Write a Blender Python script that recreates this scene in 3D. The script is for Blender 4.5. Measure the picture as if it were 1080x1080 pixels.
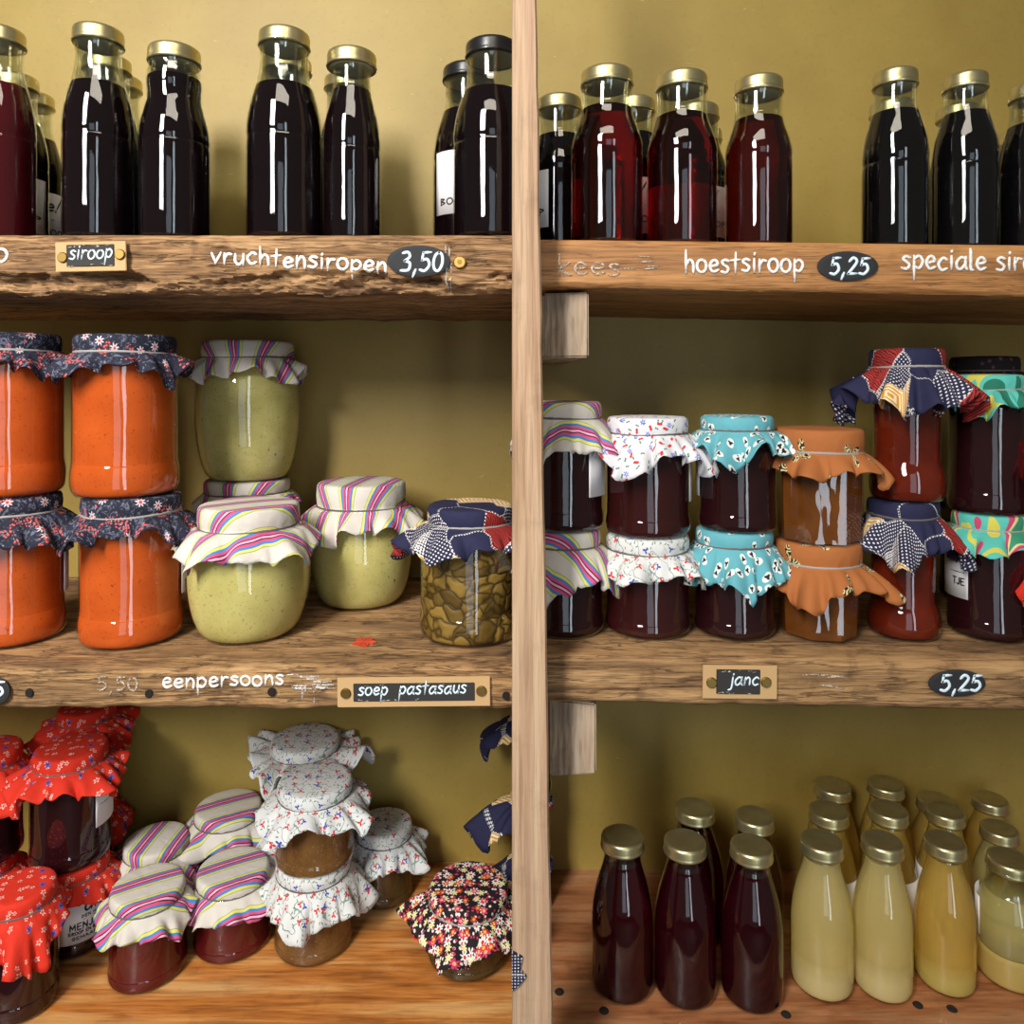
import bpy, bmesh, math, random
from mathutils import Vector, noise
PI = math.pi
for o in list(bpy.data.objects): bpy.data.objects.remove(o, do_unlink=True)
SC = bpy.context.scene
COL = SC.collection
ZC = 1.40          # height of the camera above the floor
F, HY, D0 = 780.0, 400.0, 0.65   # focal length in pixels, horizon row, camera to shelf-front distance

# ------------------------------------------------------------------ camera, world, lights, exposure
cd = bpy.data.cameras.new('camera'); cam = bpy.data.objects.new('camera', cd); COL.objects.link(cam)
cam.location = (0, -D0, ZC); cam.rotation_euler = (PI/2, 0, 0)
cd.sensor_width = 36; cd.lens = F/1080*36; cd.shift_y = -(540-HY)/1080; cd.clip_start = .02
SC.camera = cam
w = bpy.data.worlds.new('world'); SC.world = w; w.use_nodes = True
bg = w.node_tree.nodes['Background']; bg.inputs[0].default_value = (1.0, .93, .82, 1); bg.inputs[1].default_value = .11
def area(name, loc, target, sx, sy, power, color, spread=180):
    l = bpy.data.lights.new(name, 'AREA'); l.shape = 'RECTANGLE'; l.size = sx; l.size_y = sy; l.energy = power; l.color = color; l.spread = math.radians(spread)
    o = bpy.data.objects.new(name, l); COL.objects.link(o); o.location = loc
    o.rotation_euler = (Vector(target)-Vector(loc)).to_track_quat('-Z', 'Y').to_euler(); return o
area('window_light_near', (-.85, -1.65, ZC+1.05), (-.42, .1, ZC+.02), .42, 1.1, 18, (1.0, .985, .96), 82)
area('window_light_far', (.70, -2.3, ZC-.05), (.1, .1, ZC-.05), .26, 2.3, 10.5, (.78, .90, 1.0))
area('window_light_middle', (.02, -2.5, ZC-.1), (0, .1, ZC-.1), .7, 2.0, 6.5, (.74, .87, 1.0))
area('ceiling_light', (-.05, -.85, ZC+1.15), (-.02, .2, ZC), .8, .3, 6, (1.0, .9, .76))
SC.view_settings.view_transform = 'Standard'; SC.view_settings.look = 'None'
SC.view_settings.exposure = 0.0; SC.view_settings.gamma = 1; SC.view_settings.use_curve_mapping = False

# ------------------------------------------------------------------ coordinates
def X(px, y=0): return (px-540)*(D0+y)/F
def Zp(py, y=0): return ZC+(HY-py)*(D0+y)/F

# ------------------------------------------------------------------ node helpers
def lin(c):
    return tuple((v/12.92 if v <= .04045 else ((v+.055)/1.055)**2.4) for v in [x/255 for x in c])+(1,)
class NT:
    def __init__(s, name):
        s.m = bpy.data.materials.new(name); s.m.use_nodes = True; s.t = s.m.node_tree; s.t.nodes.clear()
        s.out = s.t.nodes.new('ShaderNodeOutputMaterial')
    def put(s, sock, v):
        if isinstance(v, bpy.types.NodeSocket): s.t.links.new(v, sock)
        elif v is not None:
            if isinstance(v, (tuple, list)) and sock.type == 'RGBA' and len(v) == 3: v = tuple(v)+(1,)
            sock.default_value = v
    def n(s, typ, props=None, **ins):
        nd = s.t.nodes.new('ShaderNode'+typ)
        for k, v in (props or {}).items(): setattr(nd, k, v)
        for k, v in ins.items():
            key = int(k[1:]) if k[0] == '_' else k.replace('_', ' ')
            s.put(nd.inputs[key], v)
        return nd
    def m_(s, op, a, b=None, c=None):
        nd = s.t.nodes.new('ShaderNodeMath'); nd.operation = op
        for i, v in enumerate((a, b, c)):
            if v is not None: s.put(nd.inputs[i], v)
        return nd.outputs[0]
    def v_(s, op, a, b=None, c=None):
        nd = s.t.nodes.new('ShaderNodeVectorMath'); nd.operation = op
        for i, v in enumerate((a, b, c)):
            if v is not None: s.put(nd.inputs[i], v)
        return nd.outputs[0]
    def mix(s, f, a, b, mode='MIX'):
        nd = s.t.nodes.new('ShaderNodeMix'); nd.data_type = 'RGBA'; nd.blend_type = mode
        s.put(nd.inputs[0], f); s.put(nd.inputs[6], a); s.put(nd.inputs[7], b); return nd.outputs[2]
    def ramp(s, f, stops, interp='LINEAR'):
        nd = s.t.nodes.new('ShaderNodeValToRGB'); cr = nd.color_ramp; cr.interpolation = interp
        while len(cr.elements) < len(stops): cr.elements.new(.5)
        for e, (p, c) in zip(cr.elements, stops): e.position = p; e.color = c if len(c) == 4 else tuple(c)+(1,)
        s.put(nd.inputs[0], f); return nd.outputs[0]
    def noise(s, vec, scale, detail=4, rough=.55, dist=0):
        return s.n('TexNoise', Vector=vec, Scale=scale, Detail=detail, Roughness=rough, Distortion=dist).outputs
    def obj(s): return s.n('TexCoord').outputs['Object']
    def uv(s): return s.n('TexCoord').outputs['UV']
    def scl(s, vec, k): return s.v_('MULTIPLY', vec, k if isinstance(k, tuple) else (k, k, k))
    def bump(s, h, strength=.4, dist=.002): return s.n('Bump', Strength=strength, Distance=dist, Height=h).outputs[0]
    def bsdf(s, col, rough=.6, **kw):
        b = s.n('BsdfPrincipled', Base_Color=col, Roughness=rough, **kw); s.t.links.new(b.outputs[0], s.out.inputs[0]); return s.m
    def surf(s, sock): s.t.links.new(sock, s.out.inputs[0]); return s.m
    def motif(s, vec, scale, petals, r, prob=1, off=0., rnd=.8, amp=.35, inner=None):
        v = s.v_('MULTIPLY_ADD', vec, (scale,)*3, (off, off*1.7, 0))
        vo = s.n('TexVoronoi', {'voronoi_dimensions': '2D', 'feature': 'F1'}, Vector=v, Scale=1, Randomness=rnd).outputs
        d = s.v_('SUBTRACT', v, vo['Position']); sp = s.n('SeparateXYZ', _0=d).outputs
        cl = s.n('SeparateColor', _0=vo['Color']).outputs
        ang = s.m_('ADD', s.m_('ARCTAN2', sp[1], sp[0]), s.m_('MULTIPLY', cl[0], 6.28))
        rad = s.m_('MULTIPLY_ADD', s.m_('COSINE', s.m_('MULTIPLY', ang, petals)), r*amp, r*(1-amp))
        mk = s.m_('LESS_THAN', vo['Distance'], rad)
        if inner: mk = s.m_('MULTIPLY', mk, s.m_('GREATER_THAN', vo['Distance'], s.m_('MULTIPLY', rad, inner)))
        if prob < 1: mk = s.m_('MULTIPLY', mk, s.m_('LESS_THAN', cl[1], prob))
        return mk, cl[2], vo['Distance']

# ------------------------------------------------------------------ materials
def wood(name, dark, mid, light, worn, stretch=(3, 14, 40), rough=.7, bumpk=.5, worn_amt=.5, vert=False, dirt=.35, lac=0., grain=.9):
    N = NT(name); o = N.obj()
    st = stretch if not vert else (stretch[2], stretch[1], stretch[0])
    wv = N.noise(N.scl(o, st), 1.6, 6, .62, .6)[0]
    fine = N.noise(N.scl(o, tuple(k*4 for k in st)), 2.2, 5, .6, .2)[0]
    big = N.noise(N.scl(o, tuple(k*.35 for k in st)), 3, 4, .6)[0]
    spot = N.noise(o, 26, 6, .65)[0]
    c = N.ramp(wv, [(.3, lin(dark)), (.5, lin(mid)), (.68, lin(light))])
    c = N.mix(N.ramp(fine, [(.36, (grain,)*3), (.56, (0,)*3)]), c, N.mix(1, c, (.42, .36, .31), 'MULTIPLY'))
    c = N.mix(N.m_('MULTIPLY', N.ramp(big, [(.48, (0,)*3), (.62, (1,)*3)]), worn_amt), c, lin(worn))
    c = N.mix(N.m_('MULTIPLY', N.ramp(spot, [(.55, (0,)*3), (.7, (1,)*3)]), dirt), c, N.mix(1, c, (.35, .3, .26), 'MULTIPLY'))
    stn = N.noise(N.scl(o, tuple(k*1.4 for k in st)), 3.2, 6, .7, 1.0)[0]
    c = N.mix(N.m_('MULTIPLY', N.ramp(stn, [(.56, (0,)*3), (.66, (1,)*3)]), dirt), c, N.mix(1, c, (.38, .33, .29), 'MULTIPLY'))
    rg = N.noise(N.scl(o, tuple(k*.9 for k in st)), 1.9, 5, .6, .4)[0]; crk = N.ramp(N.m_('ABSOLUTE', N.m_('SUBTRACT', rg, .5)), [(.004, (1,)*3), (.014, (0,)*3)])
    if grain > .6: c = N.mix(N.m_('MULTIPLY', crk, grain*.8), c, N.mix(1, c, (.3, .24, .2), 'MULTIPLY')); fine = N.m_('SUBTRACT', fine, N.m_('MULTIPLY', crk, .5))
    h = N.m_('ADD', fine, N.m_('MULTIPLY', wv, .7))
    return N.bsdf(c, rough, Normal=N.bump(h, bumpk, .0015), Coat_Weight=lac, Coat_Roughness=.25)
M = {}
M['wood_rough'] = wood('rough_oak', (84, 58, 36), (154, 115, 74), (194, 154, 108), (172, 132, 88), (4, 20, 60), .85, .9, .5, dirt=.7)
M['wood_worn'] = wood('worn_oak', (84, 60, 38), (156, 118, 74), (196, 158, 108), (178, 136, 88), (4, 20, 60), .85, .9, .5, dirt=.85)
M['wood_warm'] = wood('warm_pine', (118, 74, 36), (170, 116, 62), (194, 140, 82), (184, 132, 78), (2.5, 14, 60), .6, .3, .4, dirt=.35, grain=.7)
M['wood_grey'] = wood('weathered_pine', (92, 68, 42), (154, 116, 74), (186, 148, 100), (172, 132, 84), (3, 16, 50), .8, .7, .5, dirt=.85)
M['wood_top'] = wood('varnished_planks', (128, 68, 24), (200, 124, 54), (226, 170, 102), (236, 190, 124), (2.0, 26, 20), .5, .25, .6, dirt=.35, lac=.25, grain=.6)
M['wood_topr'] = wood('varnished_red_planks', (104, 62, 34), (162, 100, 60), (186, 130, 86), (200, 152, 108), (2.0, 22, 20), .5, .25, .5, dirt=.45, lac=.2, grain=.6)
M['wood_post'] = wood('sawn_post_wood', (158, 122, 92), (184, 150, 118), (200, 170, 138), (172, 138, 114), (1.6, 20, 52), .75, .4, .5, vert=True, dirt=.25, grain=.45)
M['wood_block'] = wood('grey_batten_wood', (126, 104, 82), (172, 150, 126), (198, 178, 154), (156, 132, 108), (3, 10, 46), .8, .6, .5, vert=True, dirt=.5, grain=.6)
def wall_mat():
    N = NT('ochre_board'); o = N.obj()
    a = N.noise(o, 5, 5, .6)[0]; b = N.noise(o, 160, 3, .6)[0]
    c = N.ramp(a, [(.3, lin((142, 117, 50))), (.7, lin((160, 136, 64)))])
    fl = N.noise(N.scl(o, (60, 60, 210)), 1, 2, .5, 2.2)[0]
    c = N.mix(N.m_('MULTIPLY', N.ramp(fl, [(.74, (0,)*3), (.78, (1,)*3)]), .4), c, lin((226, 206, 140)))
    c = N.mix(N.m_('MULTIPLY', N.ramp(b, [(.3, (1,)*3), (.42, (0,)*3)]), .3), c, lin((120, 98, 44)))
    return N.bsdf(c, .55, Normal=N.bump(b, .15, .001))
M['wall'] = wall_mat()
def plain(name, c, rough=.6, metal=0., **kw): return NT(name).bsdf(lin(c), rough, Metallic=metal, **kw)
def syrup(name, c): return NT(name).bsdf(lin(c), .5, Specular_IOR_Level=0.)
def gold():
    N = NT('brushed_gold'); o = N.obj(); a = N.noise(o, 60, 3)[0]
    return N.bsdf(N.ramp(a, [(.3, lin((188, 176, 128))), (.7, lin((206, 195, 148)))]), .33, Metallic=.9)
M['gold'] = gold(); M['lid_black'] = plain('black_lid', (26, 25, 26), .3)
M['liner'] = plain('cream_liner', (206, 196, 150), .5); M['band'] = plain('grey_elastic', (92, 84, 80), .7); M['band_light'] = plain('pale_elastic', (150, 146, 140), .6)
M['paper'] = plain('white_label', (232, 228, 228), .7); M['ink'] = plain('black_ink', (30, 28, 30), .7)
M['kraft'] = plain('kraft_card', (188, 152, 104), .8); M['slate'] = plain('chalkboard_black', (44, 42, 40), .8)
M['slate2'] = plain('oval_black', (34, 34, 36), .75); M['brass'] = plain('aged_brass', (142, 116, 62), .4, .9)
M['brassy'] = plain('bright_brass', (200, 156, 84), .35, .9); M['hole'] = plain('dark_hole', (26, 18, 12), .95)
M['leaf_red'] = plain('red_leaf', (186, 62, 34), .7); M['leaf_orange'] = plain('orange_leaf', (222, 86, 34), .7)
def chalk(name, c, cover):
    N = NT(name); a = N.noise(N.obj(), 420, 4, .7)[0]
    f = N.ramp(a, [(cover, (1,)*3), (min(cover+.16, 1), (0,)*3)])
    b = N.n('BsdfDiffuse', Color=lin(c)).outputs[0]; t = N.n('BsdfTransparent').outputs[0]
    return N.surf(N.n('MixShader', _0=f, _1=t, _2=b).outputs[0])
M['chalk'] = chalk('chalk_white', (236, 232, 226), .56); M['chalk_faint'] = chalk('rubbed_chalk', (196, 180, 160), .42)
M['chalk_smear'] = chalk('smeared_chalk', (220, 212, 202), .42)
M['chalk_blue'] = plain('chalk_pen', (214, 232, 240), .7)
def glass(name, tint, wav=.05, f0=.06, ro=.02):
    N = NT(name); o = N.obj(); nz = N.noise(N.scl(o, (40, 40, 14)), 1, 2)[0]
    bp = N.bump(nz, wav, .004)
    g = N.n('NewGeometry').outputs
    d = N.m_('ABSOLUTE', N.n('VectorMath', {'operation': 'DOT_PRODUCT'}, _0=g['Incoming'], _1=bp).outputs['Value'])
    f = N.m_('MULTIPLY_ADD', N.m_('POWER', N.m_('SUBTRACT', 1, N.m_('MINIMUM', d, 1)), 5), .9, f0)
    t = N.n('BsdfTransparent', Color=tint).outputs[0]; gl = N.n('BsdfGlossy', Color=(1, 1, 1), Roughness=ro, Normal=bp).outputs[0]
    return N.surf(N.n('MixShader', _0=f, _1=t, _2=gl).outputs[0])
M['glass_neck'] = glass('neck_glass', (.80, .82, .78, 1), .35, .12, .09)
M['glass'] = glass('clear_glass', (.90, .92, .87, 1), .10); M['glass_jar'] = glass('jar_glass', (.96, .97, .95, 1), .14)
M['dark'] = syrup('dark_syrup', (15, 6, 9)); M['darkblue'] = syrup('blackish_syrup', (11, 9, 11))
M['wine'] = syrup('wine_syrup', (66, 12, 18)); M['jam_dark'] = syrup('dark_jam', (38, 12, 15))
def jam(name, a, b, sc=60, spk=None, ss=0.):
    N = NT(name); o = N.obj(); nz = N.noise(o, sc, 4)[0]
    c = N.ramp(nz, [(.3, lin(a)), (.7, lin(b))])
    if spk:
        m1 = N.noise(o, 170, 2, .5)[0]; c = N.mix(N.ramp(m1, [(.71, (0,)*3), (.75, (1,)*3)]), c, lin(spk))
        m2 = N.noise(o, 420, 1, .5)[0]; c = N.mix(N.m_('MULTIPLY', N.ramp(m2, [(.64, (0,)*3), (.72, (1,)*3)]), .5), c, lin(spk))
    return N.bsdf(c, .5, Specular_IOR_Level=0.)
M['orange'] = jam('orange_soup', (176, 74, 24), (194, 86, 31), 30, (128, 44, 14))
M['pesto'] = jam('green_soup', (178, 166, 98), (196, 184, 118), 40, (120, 110, 58))
M['brown'] = jam('brown_jam', (98, 66, 34), (120, 84, 46), 50, (150, 112, 70))
M['brownd'] = jam('olive_brown_jam', (66, 50, 26), (84, 64, 34), 50, (100, 78, 44))
M['redjam'] = jam('red_jam', (74, 16, 18), (92, 22, 22), 40); M['redbrown'] = jam('red_brown_jam', (84, 22, 10), (108, 34, 15), 26)
M['amberjam'] = jam('amber_jam', (92, 50, 18), (116, 66, 26), 40); M['plum'] = jam('plum_jam', (54, 15, 19), (46, 19, 15), 30)
def peppers():
    N = NT('sliced_pickles'); o = N.obj(); v = N.v_('ADD', N.scl(o, (55, 55, 85)), N.scl(N.noise(o, 30, 2)[1], 2.2))
    vo = N.n('TexVoronoi', {'voronoi_dimensions': '3D', 'feature': 'F1'}, Vector=v, Scale=1).outputs
    e = N.n('TexVoronoi', {'voronoi_dimensions': '3D', 'feature': 'DISTANCE_TO_EDGE'}, Vector=v, Scale=1).outputs[0]
    cl = N.n('SeparateColor', _0=vo['Color']).outputs
    c = N.ramp(cl[0], [(0, lin((84, 62, 22))), (.5, lin((122, 96, 40))), (1, lin((150, 118, 54)))])
    c = N.mix(N.ramp(e, [(0, (1,)*3), (.12, (0,)*3)]), c, lin((56, 40, 14)))
    return N.bsdf(c, .5, Specular_IOR_Level=.15, Normal=N.bump(N.m_('MINIMUM', e, .25), .8, .006))
M['peppers'] = peppers()
def clearliq(name, refr, dif, fac, rough=.05, trans=.5, refr_band=None):
    """settle: (height in metres, colour) of the cloudier bottom band that paints in refracted light"""
    N = NT(name); dc = lin(dif)
    if refr_band:
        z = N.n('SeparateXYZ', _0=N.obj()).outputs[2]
        q = N.n('MapRange', Value=z, _1=refr_band[0]*.7, _2=refr_band[0]*1.3, _3=1., _4=0.).outputs[0]
        dc = N.mix(q, dc, lin(refr_band[1])); fac = N.m_('MULTIPLY_ADD', q, .9-fac, fac)  # bottom band of the liquid: refracted light put into colour and cloudiness
    r = N.n('BsdfRefraction', Color=lin(refr), Roughness=rough, IOR=1.33).outputs[0]
    d = N.n('BsdfDiffuse', Color=dc).outputs[0]; t = N.n('BsdfTranslucent', Color=dc).outputs[0]
    dt = N.n('MixShader', _0=trans, _1=d, _2=t).outputs[0]
    return N.surf(N.n('MixShader', _0=fac, _1=r, _2=dt).outputs[0])
M['redsyrup'] = clearliq('red_clear_syrup', (226, 54, 20), (40, 12, 9), .34)
M['ambersyrup'] = clearliq('brown_clear_syrup', (196, 70, 26), (54, 20, 12), .4)
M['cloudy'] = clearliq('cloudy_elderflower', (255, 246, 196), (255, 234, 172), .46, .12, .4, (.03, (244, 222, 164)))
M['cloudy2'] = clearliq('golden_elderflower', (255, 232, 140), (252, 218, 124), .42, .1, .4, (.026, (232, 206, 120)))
M['clearish'] = clearliq('clear_elderflower', (255, 250, 204), (244, 230, 168), .5, .04)
M['sediment'] = clearliq('pale_sediment', (255, 232, 150), (255, 226, 140), .8, .2)
M['wine2'] = clearliq('purple_syrup', (190, 20, 56), (76, 13, 28), .5)

# ------------------------------------------------------------------ fabrics (patterns lie in the flat cloth's own coordinates, metres)
def weave(N, u, c, tint=.06):
    a = N.noise(u, 900, 2)[0]
    return N.mix(N.m_('MULTIPLY', a, tint*2), c, (.4, .38, .36), 'MULTIPLY')
def cloth_out(N, u, c, rough=.85):
    nz = N.noise(u, 60, 4)[0]
    d = N.n('BsdfPrincipled', Base_Color=c, Roughness=rough, Normal=N.bump(nz, .35, .004)).outputs[0]
    t = N.n('BsdfTranslucent', Color=c).outputs[0]
    return N.surf(N.n('MixShader', _0=.12, _1=d, _2=t).outputs[0])
def f_stripe():
    N = NT('striped_cotton'); u = N.uv(); x = N.n('SeparateXYZ', _0=u).outputs[0]
    f = N.m_('FRACT', N.m_('MULTIPLY_ADD', x, 1/.037, .5))
    wh, gr, ye, bl, pk, dk, lp = [lin(c) for c in ((214, 206, 194), (142, 160, 84), (220, 214, 110), (66, 132, 196), (210, 84, 130), (66, 14, 40), (244, 176, 200))]
    c = N.ramp(f, [(0, wh), (.205, gr), (.222, ye), (.295, bl), (.36, pk), (.43, dk), (.46, lp), (.515, dk), (.545, pk), (.615, bl), (.68, ye), (.753, gr), (.77, wh)], 'CONSTANT')
    return cloth_out(N, u, weave(N, u, c))
def f_red():
    N = NT('red_floral_cotton'); u = N.uv(); c = lin((222, 46, 20))
    for sc, off, r, p in ((100, 0, .3, .3), (130, 3.3, .3, .22)):
        mk, _, _ = N.motif(u, sc, 5, r, p, off, .9, .3, inner=.55); c = N.mix(mk, c, lin((244, 206, 190)))
    mk, cv, d = N.motif(u, 52, 4, .2, .42, 7.7, .9, .25); c = N.mix(mk, c, lin((92, 88, 168)))
    mk, cv, d = N.motif(u, 52, 3, .1, .42, 7.7, .9, .3); c = N.mix(mk, c, lin((58, 50, 120)))
    return cloth_out(N, u, weave(N, u, c))
def f_navy():
    N = NT('navy_floral_cotton'); u = N.uv(); c = lin((26, 28, 46))
    a = N.noise(u, 130, 5, .65, 1.5)[0]; c = N.mix(N.m_('MULTIPLY', N.ramp(a, [(.54, (0,)*3), (.6, (1,)*3)]), .75), c, lin((112, 116, 136)))
    b = N.noise(u, 330, 3, .6)[0]; c = N.mix(N.ramp(b, [(.66, (0,)*3), (.7, (1,)*3)]), c, lin((206, 200, 204)))
    mk, _, _ = N.motif(u, 60, 8, .3, .28, 5.1, .9, .3); c = N.mix(mk, c, lin((214, 202, 206)))
    mk, _, _ = N.motif(u, 60, 1, .1, .28, 5.1, .9, .1); c = N.mix(mk, c, lin((206, 70, 66)))
    g = N.noise(u, 45, 2)[0]
    mk, _, _ = N.motif(u, 300, 1, .34, .75, 1.1, .8, .05); mk = N.m_('MULTIPLY', mk, N.m_('GREATER_THAN', g, .56)); c = N.mix(mk, c, lin((206, 88, 78)))
    return cloth_out(N, u, c)
def vines(N, u, c, col, sc=70, wd=.012):
    a = N.noise(u, sc, 1, .4)[0]; mk = N.m_('LESS_THAN', N.m_('ABSOLUTE', N.m_('SUBTRACT', a, .5)), wd)
    return N.mix(N.m_('MULTIPLY', mk, .8), c, col)
def f_trefoil():
    N = NT('white_berry_cotton'); u = N.uv(); c = lin((220, 220, 216))
    c = vines(N, u, c, lin((92, 124, 108)), 60, .009)
    mk, _, _ = N.motif(u, 210, 2, .28, .45, 2.2, .9, .45); c = N.mix(mk, c, lin((76, 112, 92)))
    mk, _, _ = N.motif(u, 74, 3, .25, .5, 0, .85, .4); c = N.mix(mk, c, lin((206, 44, 48)))
    mk, _, _ = N.motif(u, 62, 3, .2, .36, 9.4, .85, .4); c = N.mix(mk, c, lin((52, 62, 176)))
    return cloth_out(N, u, weave(N, u, c))
def f_sprig():
    N = NT('white_sprig_cotton'); u = N.uv(); c = lin((226, 224, 226))
    mk, _, _ = N.motif(u, 150, 2, .3, .4, 4.2, .9, .45); c = N.mix(mk, c, lin((60, 122, 92)))
    mk, _, _ = N.motif(u, 85, 2, .24, .62, 0, .85, .3); c = N.mix(mk, c, lin((212, 50, 52)))
    mk, _, _ = N.motif(u, 80, 6, .25, .5, 8.4, .85, .3, inner=.3); c = N.mix(mk, c, lin((106, 120, 204)))
    return cloth_out(N, u, weave(N, u, c))
def f_turq():
    N = NT('turquoise_spot_cotton'); u = N.uv(); c = lin((100, 172, 182))
    for off, sc, p in ((0, 68, .75), (6.3, 80, .4)):
        mk, _, _ = N.motif(u, sc, 2, .36, p, off, .85, .22); c = N.mix(mk, c, lin((232, 234, 226)))
        mk, _, _ = N.motif(u, sc, 3, .19, p, off, .85, .25); c = N.mix(mk, c, lin((22, 26, 32)))
    return cloth_out(N, u, c)
def f_rust():
    N = NT('rust_cotton'); u = N.uv(); c = lin((176, 104, 50))
    mk, _, _ = N.motif(u, 20, 3, .3, .3, 3.4, .9, .5); lines = N.m_('GREATER_THAN', N.m_('SINE', N.m_('MULTIPLY', N.noise(u, 90, 1)[0], 60)), .1)
    c = N.mix(mk, c, N.mix(lines, lin((40, 26, 24)), lin((232, 210, 150))))
    return cloth_out(N, u, weave(N, u, c))
def f_patch():
    N = NT('patchwork_print_cotton'); u = N.uv()
    v = N.v_('MULTIPLY_ADD', u, (25, 25, 25), (3.1, 1.7, 0))
    vo = N.n('TexVoronoi', {'voronoi_dimensions': '2D', 'feature': 'F1', 'distance': 'MANHATTAN'}, Vector=v, Scale=1, Randomness=.9).outputs
    cl = N.n('SeparateColor', _0=vo['Color']).outputs
    navy, wht, red, ochre = lin((32, 32, 66)), lin((224, 220, 216)), lin((176, 44, 34)), lin((216, 156, 44))
    dots = N.motif(u, 300, 1, .26, 1, 0, .0, .05)[0]
    rot = N.n('VectorRotate', {'rotation_type': 'Z_AXIS'}, Vector=u, Angle=N.m_('MULTIPLY', cl[2], 6.3)).outputs[0]
    rx = N.n('SeparateXYZ', _0=rot).outputs
    l1 = N.m_('GREATER_THAN', N.m_('FRACT', N.m_('MULTIPLY', N.m_('ADD', rx[0], N.m_('MULTIPLY', N.noise(u, 120, 1)[0], .006)), 380)), .62)
    rs = N.mix(l1, red, lin((60, 18, 30)))
    dd = N.m_('GREATER_THAN', N.m_('FRACT', N.m_('MULTIPLY', vo['Distance'], 7)), .5)
    oc = N.mix(dd, ochre, lin((236, 222, 190)))
    c = N.mix(dots, navy, wht)
    c = N.mix(N.m_('GREATER_THAN', cl[0], .44), c, navy)
    c = N.mix(N.m_('GREATER_THAN', cl[0], .66), c, rs)
    c = N.mix(N.m_('GREATER_THAN', cl[0], .87), c, oc)
    e = N.n('TexVoronoi', {'voronoi_dimensions': '2D', 'feature': 'F2', 'distance': 'MANHATTAN'}, Vector=v, Scale=1, Randomness=.9).outputs['Distance']
    ed = N.m_('LESS_THAN', N.m_('SUBTRACT', e, vo['Distance']), .05)
    c = N.mix(N.m_('MULTIPLY', ed, N.motif(u, 420, 1, .4, 1, .4, .1, .05)[0]), c, wht)
    return cloth_out(N, u, c)
def f_multi():
    N = NT('bright_splash_cotton'); u = N.uv(); a = N.noise(u, 17, 1, .5, .8)[0]
    cs = [lin(c) for c in ((36, 120, 96), (92, 196, 180), (216, 206, 84), (92, 196, 180), (206, 70, 112), (230, 216, 150), (60, 150, 112), (224, 140, 60))]
    c = N.ramp(a, list(zip((0, .38, .45, .485, .535, .59, .63, .7), cs)), 'CONSTANT')
    return cloth_out(N, u, weave(N, u, c))
def f_daisy():
    N = NT('black_daisy_cotton'); u = N.uv(); c = lin((26, 14, 20))
    for sc, p, r, off, col, ctr, pr in ((165, 1, .32, 5.5, (236, 226, 214), None, .55), (200, 1, .34, 2.9, (196, 50, 90), None, .45), (84, 7, .37, 1.3, (238, 228, 170), (232, 224, 150), .5),
                              (72, 8, .4, 0, (244, 238, 232), (214, 40, 40), .5), (78, 7, .38, 8.2, (214, 60, 104), (250, 180, 120), .3), (84, 7, .36, 12.4, (216, 66, 36), (240, 190, 90), .28)):
        mk, _, d = N.motif(u, sc, p, r, pr, off, .85, .25); c = N.mix(mk, c, lin(col))
        if ctr: c = N.mix(N.m_('MULTIPLY', mk, N.m_('LESS_THAN', d, .12)), c, lin(ctr))
    return cloth_out(N, u, c)
def f_dark():
    N = NT('black_print_cotton'); u = N.uv(); c = lin((24, 18, 20))
    mk, _, _ = N.motif(u, 110, 5, .28, .4, 0, .85, .3); c = N.mix(mk, c, lin((112, 60, 70)))
    return cloth_out(N, u, c)
for k, f in dict(stripe=f_stripe, red=f_red, navy=f_navy, trefoil=f_trefoil, sprig=f_sprig, turq=f_turq, rust=f_rust, patch=f_patch, multi=f_multi, daisy=f_daisy, black=f_dark).items(): M[k] = f()

# ------------------------------------------------------------------ mesh helpers
def link(name, bm, mat, parent=None, loc=(0, 0, 0), smooth=True, kind=None):
    me = bpy.data.meshes.new(name); bmesh.ops.recalc_face_normals(bm, faces=bm.faces[:]) if len(bm.faces) else None
    bm.to_mesh(me); bm.free(); me.materials.append(mat)
    if smooth: me.shade_smooth()
    o = bpy.data.objects.new(name, me); COL.objects.link(o); o.location = loc
    if parent: o.parent = parent
    if kind: o['kind'] = kind
    return o
def tag(o, label, cat, group=None):
    o['label'] = label; o['category'] = cat
    if group: o['group'] = group
    return o
def thing(name, label, cat, loc, group=None):
    o = bpy.data.objects.new(name, None); COL.objects.link(o); o.location = loc; o.empty_display_size = .02
    return tag(o, label, cat, group)
def lathe(prof, segs=40, bm=None, rot=0., cx=0., cy=0.):
    bm = bm or bmesh.new(); rings = []
    for r, z in prof:
        if r < 1e-6: rings.append([bm.verts.new((cx, cy, z))])
        else: rings.append([bm.verts.new((cx+r*math.cos(rot+2*PI*i/segs), cy+r*math.sin(rot+2*PI*i/segs), z)) for i in range(segs)])
    for a, b in zip(rings, rings[1:]):
        for i in range(segs):
            j = (i+1) % segs
            if len(a) == 1 and len(b) == 1: continue
            if len(a) == 1: bm.faces.new((a[0], b[j], b[i]))
            elif len(b) == 1: bm.faces.new((a[i], a[j], b[0]))
            else: bm.faces.new((a[i], a[j], b[j], b[i]))
    return bm
def smooth_prof(pts, n=5):
    out = []
    for i in range(len(pts)-1):
        p0, p1, p2, p3 = pts[max(i-1, 0)], pts[i], pts[i+1], pts[min(i+2, len(pts)-1)]
        for k in range(n):
            t = k/n; q = []
            for c in (0, 1):
                m1 = (p2[c]-p0[c])/2 if i > 0 else (p2[c]-p1[c]); m2 = (p3[c]-p1[c])/2
                q.append((2*t**3-3*t*t+1)*p1[c]+(t**3-2*t*t+t)*m1+(-2*t**3+3*t*t)*p2[c]+(t**3-t*t)*m2)
            out.append((max(q[0], 0), q[1]))
    out.append(pts[-1]); return out
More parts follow.
